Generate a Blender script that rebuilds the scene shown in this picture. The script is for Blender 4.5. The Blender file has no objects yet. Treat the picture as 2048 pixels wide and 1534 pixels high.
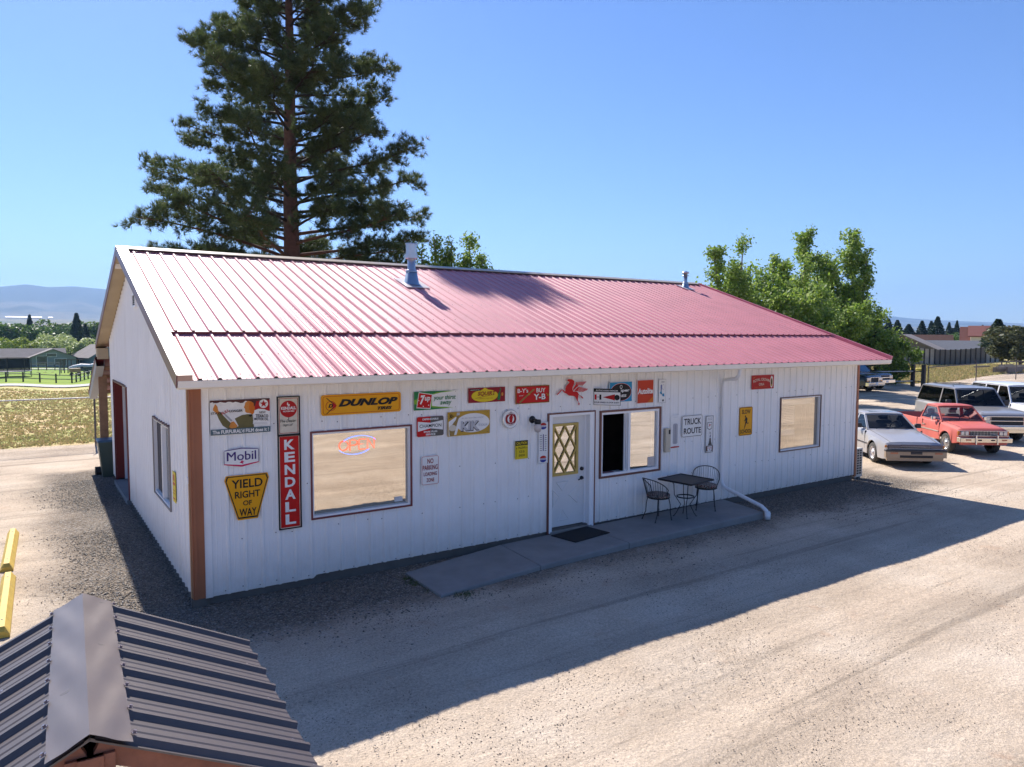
import bpy, math, random
import numpy as np
from mathutils import Vector, Matrix
random.seed(7); RN = np.random.RandomState(11)
sc = bpy.context.scene
C = sc.collection
rad = math.radians
# ---------------------------------------------------------------- camera, sky, sun, exposure
CAM = Vector((-1.703, -9.722, 3.5))
_pi, _ya, _ro = rad(3.887), rad(55.912), rad(0.242)
_F = Vector((math.cos(_ya)*math.cos(_pi), math.sin(_ya)*math.cos(_pi), -math.sin(_pi)))
_R = Vector((math.sin(_ya), -math.cos(_ya), 0)); _U = _R.cross(_F)
_R2 = _R*math.cos(_ro)+_U*math.sin(_ro); _U2 = -_R*math.sin(_ro)+_U*math.cos(_ro)
cd = bpy.data.cameras.new('camera'); cam = bpy.data.objects.new('camera', cd); C.objects.link(cam)
cd.sensor_width = 36; cd.lens = 1443.17/2048*36; cd.clip_start = 0.05; cd.clip_end = 40000
_m = Matrix((_R2, _U2, -_F)).transposed().to_4x4(); _m.translation = CAM
cam.matrix_world = _m; sc.camera = cam
SUN = Vector((0.065, 1.12, 1.0)).normalized()
w = bpy.data.worlds.new('World'); sc.world = w; w.use_nodes = True
nt = w.node_tree; bg = nt.nodes['Background']
sky = nt.nodes.new('ShaderNodeTexSky'); sky.sky_type = 'NISHITA'; sky.sun_disc = False
sky.sun_elevation = math.asin(SUN.z); sky.sun_rotation = math.atan2(SUN.x, SUN.y)
sky.altitude = 900; sky.air_density = 1.0; sky.dust_density = 0.3; sky.ozone_density = 5.0
hs_ = nt.nodes.new('ShaderNodeHueSaturation'); hs_.inputs[1].default_value = 1.14; hs_.inputs[0].default_value = .511; nt.links.new(sky.outputs[0], hs_.inputs['Color']); nt.links.new(hs_.outputs[0], bg.inputs[0]); bg.inputs[1].default_value = 0.073
sl = bpy.data.lights.new('sun', 'SUN'); sl.energy = 4.2; sl.angle = rad(0.53); sl.color = (1.0, 0.95, 0.88)
so = bpy.data.objects.new('sun', sl); C.objects.link(so); so.rotation_euler = SUN.to_track_quat('Z', 'Y').to_euler(); so.location = (0, 0, 60)
sc.view_settings.view_transform = 'Standard'; sc.view_settings.look = 'None'
sc.view_settings.gamma = 1; sc.view_settings.use_curve_mapping = False; sc.view_settings.exposure = 1.2
sc.render.engine = 'CYCLES'

# ---------------------------------------------------------------- materials
MATS = {}
def M(key, col=(.5,.5,.5), rough=.5, metal=0., var=0., vscale=3., bump=0., bscale=40., rust=0., spec=.5, dirt=None, coat=0., hetero=None):
    if key in MATS: return MATS[key]
    m = bpy.data.materials.new(key); m.use_nodes = True; n = m.node_tree.nodes; L = m.node_tree.links
    b = n['Principled BSDF']; b.inputs['Base Color'].default_value = (*col, 1); b.inputs['Roughness'].default_value = rough
    b.inputs['Metallic'].default_value = metal; b.inputs['Specular IOR Level'].default_value = spec
    if coat: b.inputs['Coat Weight'].default_value = coat; b.inputs['Coat Roughness'].default_value = .08
    tc = n.new('ShaderNodeTexCoord')
    out = None
    if var or rust or dirt:
        no = n.new('ShaderNodeTexNoise'); no.inputs['Scale'].default_value = vscale; no.inputs['Detail'].default_value = 7; no.inputs['Roughness'].default_value = .65
        L.new(tc.outputs['Object'], no.inputs['Vector'])
        mr = n.new('ShaderNodeMapRange'); mr.inputs[1].default_value = .25; mr.inputs[2].default_value = .75
        mr.inputs[3].default_value = 1-var; mr.inputs[4].default_value = 1+var*.6
        L.new(no.outputs[0], mr.inputs[0])
        mx = n.new('ShaderNodeMix'); mx.data_type = 'RGBA'; mx.blend_type = 'MULTIPLY'; mx.inputs[0].default_value = 1
        mx.inputs[6].default_value = (*col, 1); L.new(mr.outputs[0], mx.inputs[7]); out = mx.outputs[2]
        if rust or dirt:
            n2 = n.new('ShaderNodeTexNoise'); n2.inputs['Scale'].default_value = vscale*2.3; n2.inputs['Detail'].default_value = 9; n2.inputs['Roughness'].default_value = .7
            L.new(tc.outputs['Object'], n2.inputs['Vector'])
            r = n.new('ShaderNodeValToRGB'); r.color_ramp.elements[0].position = .66-rust*.2; r.color_ramp.elements[1].position = .72-rust*.16
            L.new(n2.outputs[0], r.inputs[0])
            m2 = n.new('ShaderNodeMix'); m2.data_type = 'RGBA'; L.new(r.outputs[0], m2.inputs[0]); L.new(out, m2.inputs[6])
            m2.inputs[7].default_value = (*(dirt or (.12,.045,.02)), 1); out = m2.outputs[2]
        L.new(out, b.inputs['Base Color'])
    if bump:
        nb = n.new('ShaderNodeTexNoise'); nb.inputs['Scale'].default_value = bscale; nb.inputs['Detail'].default_value = 6
        L.new(tc.outputs['Object'], nb.inputs['Vector'])
        bp = n.new('ShaderNodeBump'); bp.inputs['Strength'].default_value = bump; bp.inputs['Distance'].default_value = .02
        L.new(nb.outputs[0], bp.inputs['Height']); L.new(bp.outputs[0], b.inputs['Normal'])
    MATS[key] = m; return m
def mirror_glass(key, refl, inner, tint=(1,1,1)):
    """coated window glass: strong mirror coat over a blind or shade hanging right behind it"""
    if key in MATS: return MATS[key]
    m = bpy.data.materials.new(key); m.use_nodes = True; n = m.node_tree.nodes; L = m.node_tree.links; n.clear()
    o = n.new('ShaderNodeOutputMaterial'); g = n.new('ShaderNodeBsdfGlossy'); g.inputs['Roughness'].default_value = .015; g.inputs[0].default_value = (*tint, 1)
    t = n.new('ShaderNodeBsdfTransparent'); t.inputs[0].default_value = (*inner, 1)
    x = n.new('ShaderNodeMixShader'); x.inputs[0].default_value = refl
    L.new(t.outputs[0], x.inputs[1]); L.new(g.outputs[0], x.inputs[2]); L.new(x.outputs[0], o.inputs[0])
    tc = n.new('ShaderNodeTexCoord'); nb = n.new('ShaderNodeTexNoise'); nb.inputs['Scale'].default_value = 1.6; L.new(tc.outputs['Object'], nb.inputs['Vector'])
    bp = n.new('ShaderNodeBump'); bp.inputs['Strength'].default_value = .12; bp.inputs['Distance'].default_value = .01
    L.new(nb.outputs[0], bp.inputs['Height']); L.new(bp.outputs[0], g.inputs['Normal'])
    MATS[key] = m; return m
def leafmat(key, cols, trans=.3):
    m = bpy.data.materials.new(key); m.use_nodes = True; n = m.node_tree.nodes; L = m.node_tree.links; n.clear()
    o = n.new('ShaderNodeOutputMaterial'); geo = n.new('ShaderNodeNewGeometry'); r = n.new('ShaderNodeValToRGB')
    cr = r.color_ramp
    while len(cr.elements) < len(cols): cr.elements.new(.5)
    for i, c in enumerate(cols): cr.elements[i].position = i/(len(cols)-1); cr.elements[i].color = (*c, 1)
    L.new(geo.outputs['Random Per Island'], r.inputs[0])
    d = n.new('ShaderNodeBsdfPrincipled'); d.inputs['Roughness'].default_value = .55; d.inputs['Specular IOR Level'].default_value = .35
    t = n.new('ShaderNodeBsdfTranslucent'); x = n.new('ShaderNodeMixShader'); x.inputs[0].default_value = trans
    hs = n.new('ShaderNodeHueSaturation'); hs.inputs[0].default_value = .485; hs.inputs[2].default_value = 1.5
    L.new(r.outputs[0], d.inputs['Base Color']); L.new(r.outputs[0], hs.inputs['Color']); L.new(hs.outputs[0], t.inputs[0])
    L.new(d.outputs[0], x.inputs[1]); L.new(t.outputs[0], x.inputs[2]); L.new(x.outputs[0], o.inputs[0])
    MATS[key] = m; return m
def emis(key, col, s):
    m = bpy.data.materials.new(key); m.use_nodes = True; b = m.node_tree.nodes['Principled BSDF']
    b.inputs['Base Color'].default_value = (*col, 1); b.inputs['Emission Color'].default_value = (*col, 1); b.inputs['Emission Strength'].default_value = s
    MATS[key] = m; return m
def srgb(r, g, b): return tuple(((c/255)/12.92 if c/255 <= .04045 else ((c/255+.055)/1.055)**2.4) for c in (r, g, b))

# ---------------------------------------------------------------- object helpers
ORG = {}
def thing(name, label, cat, loc=(0,0,0), rz=0., group=None, local=False, **k):
    o = bpy.data.objects.new(name, None); C.objects.link(o); o.empty_display_size = .2
    o.location = loc; o.rotation_euler = (0, 0, rz); ORG[o.name] = Vector((0,0,0)) if local else Vector(loc)
    if label: o['label'] = label; o['category'] = cat
    if group: o['group'] = group
    return o
def tag(o, label, cat, group=None, kind=None):
    if label: o['label'] = label; o['category'] = cat
    if group: o['group'] = group
    if kind: o['kind'] = kind
    return o
def copy_tree(o, parent=None):
    c = o.copy(); C.objects.link(c); c.parent = parent
    for ch in o.children: copy_tree(ch, c)
    return c
class MB:
    def __init__(s): s.v = []; s.f = []; s.sm = []
    def add(s, vs, fs, smooth=False):
        k = len(s.v); s.v += [tuple(v) for v in vs]; s.f += [tuple(i+k for i in f) for f in fs]; s.sm += [smooth]*len(fs); return s
    def box(s, x0, x1, y0, y1, z0, z1):
        return s.add([(x,y,z) for z in (z0,z1) for y in (y0,y1) for x in (x0,x1)], [(0,2,3,1),(4,5,7,6),(0,1,5,4),(2,6,7,3),(0,4,6,2),(1,3,7,5)])
    def bbox(s, x0, x1, y0, y1, z0, z1, b=.02):
        """box with chamfered upright and top edges"""
        def ring(i, z): return [(x0+i,y0+b,z),(x0+b,y0+i,z),(x1-b,y0+i,z),(x1-i,y0+b,z),(x1-i,y1-b,z),(x1-b,y1-i,z),(x0+b,y1-i,z),(x0+i,y1-b,z)]
        def ring2(i, z):
            return [(x0+i,y0+max(b,i),z),(x0+max(b,i),y0+i,z),(x1-max(b,i),y0+i,z),(x1-i,y0+max(b,i),z),(x1-i,y1-max(b,i),z),(x1-max(b,i),y1-i,z),(x0+max(b,i),y1-i,z),(x0+i,y1-max(b,i),z)]
        rs = [ring(0,z0), ring(0,z1-b), ring2(b*.8,z1)]; v = sum(rs, []); f = []
        for k in range(2):
            for i in range(8): f.append((k*8+i, k*8+(i+1)%8, k*8+8+(i+1)%8, k*8+8+i))
        f.append(tuple(range(7,-1,-1))); f.append(tuple(range(16,24)))
        return s.add(v, f)
    def cyl(s, p0, p1, r0, r1=None, n=8, caps=True, smooth=True):
        r1 = r0 if r1 is None else r1; p0 = Vector(p0); p1 = Vector(p1); d = (p1-p0)
        if d.length < 1e-6: return s
        d.normalize(); a = d.orthogonal().normalized(); b = d.cross(a)
        v = [p0+(a*math.cos(t)+b*math.sin(t))*r0 for t in [2*math.pi*i/n for i in range(n)]]+[p1+(a*math.cos(t)+b*math.sin(t))*r1 for t in [2*math.pi*i/n for i in range(n)]]
        s.add(v, [(i,(i+1)%n,n+(i+1)%n,n+i) for i in range(n)], smooth)
        if caps: s.add(v, [tuple(range(n-1,-1,-1)), tuple(range(n,2*n))])
        return s
    def tube(s, pts, r, n=6, smooth=True):
        pts = [Vector(p) for p in pts]; rr = r if isinstance(r, (list, tuple)) else [r]*len(pts)
        v = []; pa = None
        for i, p in enumerate(pts):
            d = (pts[min(i+1,len(pts)-1)]-pts[max(i-1,0)])
            d = d.normalized() if d.length > 1e-9 else Vector((0,0,1))
            a = d.orthogonal().normalized() if pa is None else (pa-d*pa.dot(d)).normalized(); pa = a; b = d.cross(a)
            v += [p+(a*math.cos(t)+b*math.sin(t))*rr[i] for t in [2*math.pi*k/n for k in range(n)]]
        f = [(i*n+k, i*n+(k+1)%n, (i+1)*n+(k+1)%n, (i+1)*n+k) for i in range(len(pts)-1) for k in range(n)]
        s.add(v, f, smooth); s.add(v, [tuple(range(n-1,-1,-1)), tuple(range((len(pts)-1)*n, len(pts)*n))]); return s
    def lathe(s, prof, c=(0,0,0), n=20, axis='z', smooth=True):
        v = []
        for r, h in prof:
            for k in range(n):
                t = 2*math.pi*k/n; a, b = r*math.cos(t), r*math.sin(t)
                v.append({'z':(c[0]+a,c[1]+b,c[2]+h),'y':(c[0]+a,c[1]+h,c[2]+b),'x':(c[0]+h,c[1]+a,c[2]+b)}[axis])
        s.add(v, [(i*n+k, i*n+(k+1)%n, (i+1)*n+(k+1)%n, (i+1)*n+k) for i in range(len(prof)-1) for k in range(n)], smooth); return s
    def prism(s, poly, fn, d0, d1):
        """poly of 2-D points, fn(u, v, depth) -> xyz"""
        n = len(poly); v = [fn(u,w_,d0) for u,w_ in poly]+[fn(u,w_,d1) for u,w_ in poly]
        return s.add(v, [tuple(range(n)), tuple(range(2*n-1,n-1,-1))]+[(i,n+i,n+(i+1)%n,(i+1)%n) for i in range(n)])
    def frame(s, x0, x1, z0, z1, wd, y0, y1):
        s.box(x0,x0+wd,y0,y1,z0,z1); s.box(x1-wd,x1,y0,y1,z0,z1); s.box(x0+wd,x1-wd,y0,y1,z1-wd,z1); s.box(x0+wd,x1-wd,y0,y1,z0,z0+wd); return s
    def build(s, name, mat, parent=None, **k):
        me = bpy.data.meshes.new(name); o_ = ORG.get(parent.name, Vector()) if parent else Vector()
        me.from_pydata([(v[0]-o_[0], v[1]-o_[1], v[2]-o_[2]) for v in s.v], [], s.f)
        if any(s.sm): me.polygons.foreach_set('use_smooth', s.sm)
        me.materials.append(mat if not isinstance(mat, str) else MATS[mat]); me.update()
        o = bpy.data.objects.new(name, me); C.objects.link(o)
        if parent: o.parent = parent; ORG[o.name] = o_
        else: ORG[o.name] = Vector()
        for kk, vv in k.items(): o[kk] = vv
        return o
def npmesh(name, V, F, mat, parent=None, smooth=False, **k):
    me = bpy.data.meshes.new(name); V = np.asarray(V, np.float32); F = np.asarray(F, np.int32)
    if parent and parent.name in ORG: V = V-np.array(ORG[parent.name], np.float32)
    me.vertices.add(len(V)); me.vertices.foreach_set('co', V.ravel())
    m = F.shape[1]; me.loops.add(F.size); me.loops.foreach_set('vertex_index', F.ravel())
    me.polygons.add(len(F)); me.polygons.foreach_set('loop_start', np.arange(0, F.size, m)); me.polygons.foreach_set('loop_total', np.full(len(F), m))
    if smooth: me.polygons.foreach_set('use_smooth', np.ones(len(F), bool))
    me.update(calc_edges=True); me.materials.append(mat if not isinstance(mat, str) else MATS[mat])
    o = bpy.data.objects.new(name, me); C.objects.link(o)
    if parent: o.parent = parent
    for kk, vv in k.items(): o[kk] = vv
    return o
def pol(az, d, z=0.): return Vector((CAM.x+d*math.cos(rad(az)), CAM.y+d*math.sin(rad(az)), z))
# shared materials
M('wall_white', (.86,.855,.84), .5, var=.07, vscale=1.2, rust=-.35, dirt=(.45,.42,.38))
def wall_wear():
    m = MATS['wall_white']; N = m.node_tree.nodes; L = m.node_tree.links; b = N['Principled BSDF']; src = b.inputs['Base Color'].links[0].from_socket
    tc = N.new('ShaderNodeTexCoord'); sp = N.new('ShaderNodeSeparateXYZ'); L.new(tc.outputs['Object'], sp.inputs[0])
    z = N.new('ShaderNodeMapRange'); z.inputs[1].default_value = .1; z.inputs[2].default_value = .75; z.inputs[3].default_value = 1; z.inputs[4].default_value = 0; L.new(sp.outputs[2], z.inputs[0])
    n = N.new('ShaderNodeTexNoise'); n.inputs['Scale'].default_value = 5; n.inputs['Detail'].default_value = 8; n.inputs['Roughness'].default_value = .75; L.new(tc.outputs['Object'], n.inputs[0])
    mu = N.new('ShaderNodeMath'); mu.operation = 'MULTIPLY'; L.new(z.outputs[0], mu.inputs[0]); L.new(n.outputs[0], mu.inputs[1])
    mp = N.new('ShaderNodeMapping'); mp.inputs['Scale'].default_value = (9, 9, .5); L.new(tc.outputs['Object'], mp.inputs[0]); n2 = N.new('ShaderNodeTexNoise'); n2.inputs['Scale'].default_value = 1.; n2.inputs['Detail'].default_value = 5; L.new(mp.outputs[0], n2.inputs[0])
    r = N.new('ShaderNodeMapRange'); r.inputs[1].default_value = .58; r.inputs[2].default_value = .8; r.inputs[4].default_value = .35; L.new(n2.outputs[0], r.inputs[0])
    ad = N.new('ShaderNodeMath'); ad.operation = 'ADD'; ad.use_clamp = True; L.new(mu.outputs[0], ad.inputs[0]); L.new(r.outputs[0], ad.inputs[1])
    x = N.new('ShaderNodeMix'); x.data_type = 'RGBA'; L.new(ad.outputs[0], x.inputs[0]); L.new(src, x.inputs[6]); x.inputs[7].default_value = (.55, .49, .42, 1); L.new(x.outputs[2], b.inputs['Base Color'])
wall_wear(); M('vinyl', (.86,.86,.86), .4); M('trim_white', (.87,.80,.69), .45, var=.05, vscale=2)  # white trim with warm bounce from the ground put into its colour
M('roof_red', (.60,.205,.23), .47, var=.16, vscale=1.3, spec=.55)
M('trim_red', (.20,.03,.03), .4, var=.1); M('trim_brown', (.16,.055,.04), .45, var=.12)
M('post_brown', (.33,.115,.05), .5, var=.18, vscale=1.6, rust=-.25, dirt=(.62,.56,.5))
M('post_tan', (.42,.24,.13), .55, var=.15)
M('concrete', (.26,.25,.24), .9, var=.22, vscale=1.8, bump=.35, bscale=60, rust=-.1, dirt=(.17,.155,.14))
M('concrete_dark', (.13,.115,.10), .9, var=.25, vscale=4, bump=.4, bscale=50)
M('black_iron', (.012,.012,.014), .45); M('black', (.01,.01,.012), .6); M('galv', (.55,.56,.58), .3, metal=.9, var=.12, vscale=6)
M('chrome', (.7,.7,.7), .12, metal=1.); M('rubber', (.03,.029,.028), .85, var=.3, vscale=8, rust=0, dirt=(.10,.085,.065)); M('screw', (.1,.08,.08), .5, metal=.5)
M('wood', (.28,.16,.09), .75, var=.3, vscale=7, bump=.2, bscale=30); M('redwood', (.30,.115,.065), .7, var=.3, vscale=9, bump=.3, bscale=25)
M('greywood', (.20,.17,.145), .85, var=.35, vscale=5); M('plywood', (.42,.33,.21), .7, var=.15, vscale=2.2)
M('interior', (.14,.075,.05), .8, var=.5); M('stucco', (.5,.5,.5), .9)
# ---------------------------------------------------------------- terrain
def _ip(x, xs, ys): return np.interp(x, xs, ys)
LD = [0,26,60,92,115,130,230,280,600,1500,2500,4200]; LH = [0,0,-1.15,-2.4,-3.2,-3.3,-5.7,-6.5,-9,0,22,70]
RD = [0,62,93,130,250,600,1500,2500,4200]; RH = [0,0,.34,.8,1.5,1.5,-4,6,30]
def hgt(az, d):
    az = np.asarray(az, float); d = np.asarray(d, float)
    t = np.clip((az-38)/40, 0, 1); t = np.where(az > 180, np.clip((300-az)/60, 0, 1), t); t = t*t*(3-2*t)
    h = _ip(d, LD, LH)*t+_ip(d, RD, RH)*(1-t)
    far = np.clip((d-30)/60, 0, 1)
    h = h+far*(np.sin(d*.05+az*.3)*.10+np.sin(d*.013+az*.9)*.18)
    return h
def gz(p):
    dx, dy = p[0]-CAM.x, p[1]-CAM.y; return float(hgt(math.degrees(math.atan2(dy, dx)) % 360, math.hypot(dx, dy)))
azs = np.concatenate([np.arange(0, 112, .5), np.arange(112, 360, 4.)]); rs = np.concatenate([[.05], np.geomspace(1., 4200, 230)])
A_, R_ = np.meshgrid(azs, rs); X = CAM.x+R_*np.cos(np.radians(A_)); Y = CAM.y+R_*np.sin(np.radians(A_)); Z = hgt(A_, R_)
near = np.clip(1-R_/60, 0, 1); Z = Z+near*(.018*np.sin(X*.9+Y*.4)*np.sin(Y*1.3-X*.2)+.01*np.sin(X*2.7)*np.sin(Y*2.1))*np.clip((np.maximum(np.abs(X-7.4)-7.6, np.abs(Y-4.5)-5.6))/1.2, 0, 1)
na, nr = len(azs), len(rs); idx = np.arange(na*nr).reshape(nr, na); nx = np.roll(idx, -1, axis=1)
F = np.stack([idx[:-1], nx[:-1], nx[1:], idx[1:]], -1).reshape(-1, 4)
def ground_material():
    m = bpy.data.materials.new('ground_surface'); m.use_nodes = True; N = m.node_tree.nodes; L = m.node_tree.links
    b = N['Principled BSDF']; b.inputs['Roughness'].default_value = .95; b.inputs['Specular IOR Level'].default_value = .15
    tc = N.new('ShaderNodeTexCoord'); P = tc.outputs['Object']
    def noise(scale, detail=6, rough=.6, vec=P, st=None):
        if st:
            mp = N.new('ShaderNodeMapping'); mp.inputs['Scale'].default_value = st; mp.inputs['Rotation'].default_value = (0, 0, rad(-3)); L.new(vec, mp.inputs[0]); vec = mp.outputs[0]
        n = N.new('ShaderNodeTexNoise'); n.inputs['Scale'].default_value = scale; n.inputs['Detail'].default_value = detail; n.inputs['Roughness'].default_value = rough; L.new(vec, n.inputs[0]); return n.outputs[0]
    def ramp(v, *st):
        r = N.new('ShaderNodeValToRGB'); e = r.color_ramp.elements
        while len(e) < len(st): e.new(.5)
        for i, (p, c) in enumerate(st): e[i].position = p; e[i].color = (*(c if isinstance(c, tuple) else (c,)*3), 1)
        L.new(v, r.inputs[0]); return r.outputs[0]
    def mix(f, a, b_, mode='MIX'):
        x = N.new('ShaderNodeMix'); x.data_type = 'RGBA'; x.blend_type = mode
        for i, v in ((0, f), (6, a), (7, b_)):
            if isinstance(v, (int, float)): x.inputs[i].default_value = v if i == 0 else (v, v, v, 1)
            elif isinstance(v, tuple): x.inputs[i].default_value = (*v, 1)
            else: L.new(v, x.inputs[i])
        return x.outputs[2]
    def mth(op, a, b_=0., c=0.):
        x = N.new('ShaderNodeMath'); x.operation = op
        for i, v in enumerate((a, b_, c)):
            if isinstance(v, (int, float)): x.inputs[i].default_value = v
            else: L.new(v, x.inputs[i])
        return x.outputs[0]
    sep = N.new('ShaderNodeSeparateXYZ'); L.new(P, sep.inputs[0]); X_, Y_ = sep.outputs[0], sep.outputs[1]
    def ss(v, a, b_):
        r = N.new('ShaderNodeMapRange'); r.interpolation_type = 'SMOOTHSTEP'; r.inputs[1].default_value = a; r.inputs[2].default_value = b_; L.new(v, r.inputs[0]); return r.outputs[0]
    # packed gravel lot
    base = ramp(noise(.55, 8, .6), (.3, (.43,.335,.25)), (.5, (.51,.405,.305)), (.7, (.59,.485,.38)))
    streak = ramp(noise(1.1, 5, .6, st=(.12, 1.1, 1)), (.35, .80), (.6, 1.14))
    base = mix(.75, base, streak, 'MULTIPLY')
    base = mix(.8, base, ramp(noise(1.0, 6, .65, st=(.05, 2.6, 1)), (.36, .64), (.43, .98), (.62, 1.02), (.72, 1.16)), 'MULTIPLY')
    grain = ramp(noise(38, 7, .8), (.3, .50), (.5, 1.0), (.68, 1.32)); base = mix(.9, base, grain, 'MULTIPLY'); base = mix(.9, base, ramp(noise(130, 4, .8), (.32, .45), (.46, 1.0), (.7, 1.2)), 'MULTIPLY')
    v = N.new('ShaderNodeTexVoronoi'); v.inputs['Scale'].default_value = 26; L.new(P, v.inputs[0])
    peb = ramp(v.outputs['Distance'], (.10, .35), (.2, 1.)); sel = ramp(noise(2.6, 4), (.52, 0.), (.62, .8)); base = mix(sel, base, mix(1., base, peb, 'MULTIPLY'))
    red = ramp(noise(1.7, 5), (.62, 0.), (.72, .35)); base = mix(red, base, (.42,.25,.16))
    # loose dark gravel along the walls
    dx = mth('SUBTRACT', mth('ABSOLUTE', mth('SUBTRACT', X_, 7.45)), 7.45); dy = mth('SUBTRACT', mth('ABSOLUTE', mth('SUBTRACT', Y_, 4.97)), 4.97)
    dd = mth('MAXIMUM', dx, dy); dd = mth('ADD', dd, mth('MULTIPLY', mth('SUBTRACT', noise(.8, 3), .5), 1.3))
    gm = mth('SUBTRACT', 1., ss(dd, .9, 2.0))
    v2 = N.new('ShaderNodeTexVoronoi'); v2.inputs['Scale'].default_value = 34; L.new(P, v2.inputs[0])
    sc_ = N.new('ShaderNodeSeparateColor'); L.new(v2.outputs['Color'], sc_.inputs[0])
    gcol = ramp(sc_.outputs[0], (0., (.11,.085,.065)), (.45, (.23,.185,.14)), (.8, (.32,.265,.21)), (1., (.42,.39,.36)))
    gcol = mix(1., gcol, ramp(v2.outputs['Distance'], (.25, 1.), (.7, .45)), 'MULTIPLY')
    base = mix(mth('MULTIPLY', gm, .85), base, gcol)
    # field
    g = noise(.35, 8, .65); g2 = noise(2.2, 7, .7, st=(.6, 1.6, 1))
    grass = ramp(mth('ADD', mth('MULTIPLY', g, .6), mth('MULTIPLY', g2, .4)), (.36, (.68,.46,.29)), (.46, (.60,.46,.22)), (.53, (.42,.41,.13)), (.64, (.25,.31,.07)))
    grass = mix(.7, grass, ramp(noise(22, 5, .8, st=(1,.5,1)), (.3, .6), (.7, 1.3)), 'MULTIPLY')
    cx = mth('SUBTRACT', X_, CAM.x); cy = mth('SUBTRACT', Y_, CAM.y); dist = mth('SQRT', mth('ADD', mth('MULTIPLY', cx, cx), mth('MULTIPLY', cy, cy)))
    # irrigated lawn beyond the left road
    lawn = ramp(noise(.12, 6), (.4, (.26,.33,.04)), (.6, (.15,.25,.025))); lm = mth('MULTIPLY', ss(dist, 99, 101), mth('SUBTRACT', 1., ss(X_, 30, 45)))
    grass = mix(lm, grass, lawn)
    far = ss(dist, 260, 500); fcol = ramp(noise(.006, 8, .7), (.4, (.07,.10,.03)), (.55, (.26,.20,.11)), (.7, (.33,.27,.16))); grass = mix(far, grass, fcol)
    bound = mth('ADD', mth('ADD', 16.6, mth('MULTIPLY', ss(X_, 8, 40), 1.6)), mth('MULTIPLY', mth('SUBTRACT', noise(.5, 5), .5), 2.2))
    fm = ss(mth('SUBTRACT', Y_, bound), -.15, .5)
    col = mix(fm, base, grass); L.new(col, b.inputs['Base Color'])
    # relief
    hb = mth('ADD', mth('MULTIPLY', noise(45, 6, .75), .5), mth('MULTIPLY', noise(9, 5), .8)); hb = mth('ADD', hb, mth('MULTIPLY', v2.outputs['Distance'], mth('MULTIPLY', gm, -1.1)))
    bp = N.new('ShaderNodeBump'); bp.inputs['Strength'].default_value = .8; bp.inputs['Distance'].default_value = .035; L.new(hb, bp.inputs['Height']); L.new(bp.outputs[0], b.inputs['Normal'])
    return m
npmesh('ground', np.stack([X, Y, Z], -1).reshape(-1, 3), F, ground_material(), smooth=True, kind='structure')
# ring of hills far off
def hills():
    az = np.concatenate([np.arange(10, 110, .25), np.arange(110, 370, 3.)]); rr = np.linspace(0, 1, 60)
    prof_az = [0, 20.7, 22, 24, 25.5, 27, 28.6, 29.5, 31, 45, 60, 75, 85.2, 87.1, 88.5, 89.7, 91.1, 100, 130, 200, 300, 360]
    prof_el = [1.0, .91, .98, 1.07, 1.15, 1.27, 1.48, 1.55, 1.5, 1.4, 1.9, 2.4, 3.08, 3.21, 3.10, 3.24, 3.02, 2.6, 1.6, 1.2, 1.0, 1.0]
    t = np.clip((az % 360-45)/25, 0, 1); t = np.where(az % 360 > 180, 0, t)
    rc = 7200*t+9300*(1-t); el = np.interp(az % 360, prof_az, prof_el)
    A, T = np.meshgrid(az, rr); Rr = 3900+(rc[None, :]*1.12-3900)*T; tc_ = (rc-3900)/(rc*1.12-3900)
    s = np.clip(T/tc_[None, :], 0, 1.2); prof = np.where(s <= 1, s**1.5, 1-(s-1)*1.5)
    base = hgt(A, 4200.)
    top = 3.5+rc*np.tan(np.radians(el)); H = base-8+(top[None, :]-base)*prof
    n = np.zeros_like(H); r = np.random.RandomState(5)
    for k in range(26):
        fa, fr = r.uniform(.15, 1.8), r.uniform(3, 24); n += np.sin(A*fa*1.6+r.uniform(0, 6))*np.sin(T*fr+r.uniform(0, 6)+A*.1)/(1+fa*1.5)
    H = H+n*9*np.sin(np.clip(s, 0, 1)*math.pi)
    X = CAM.x+Rr*np.cos(np.radians(A)); Y = CAM.y+Rr*np.sin(np.radians(A)); k = len(az); ix = np.arange(k*60).reshape(60, k); nn = np.roll(ix, -1, axis=1)
    F = np.stack([ix[:-1], nn[:-1], nn[1:], ix[1:]], -1).reshape(-1, 4)
    m = bpy.data.materials.new('hill_surface'); m.use_nodes = True; N = m.node_tree.nodes; L = m.node_tree.links; b = N['Principled BSDF']; b.inputs['Roughness'].default_value = 1
    tc = N.new('ShaderNodeTexCoord'); no = N.new('ShaderNodeTexNoise'); no.inputs['Scale'].default_value = .0011; no.inputs['Detail'].default_value = 9; no.inputs['Roughness'].default_value = .62; L.new(tc.outputs['Object'], no.inputs[0])
    sp = N.new('ShaderNodeSeparateXYZ'); L.new(tc.outputs['Object'], sp.inputs[0])
    mr = N.new('ShaderNodeMapRange'); mr.inputs[1].default_value = 60; mr.inputs[2].default_value = 300; mr.inputs[3].default_value = .12; mr.inputs[4].default_value = -.16; L.new(sp.outputs[2], mr.inputs[0])
    ad = N.new('ShaderNodeMath'); ad.operation = 'ADD'; L.new(no.outputs[0], ad.inputs[0]); L.new(mr.outputs[0], ad.inputs[1])
    r_ = N.new('ShaderNodeValToRGB'); e = r_.color_ramp.elements; e[0].position = .47; e[0].color = (.016,.032,.024,1); e[1].position = .60; e[1].color = (.13,.12,.09,1); L.new(ad.outputs[0], r_.inputs[0]); L.new(r_.outputs[0], b.inputs['Base Color'])
    npmesh('hills', np.stack([X, Y, H], -1).reshape(-1, 3), F, m, smooth=True, kind='structure')
hills()
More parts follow.
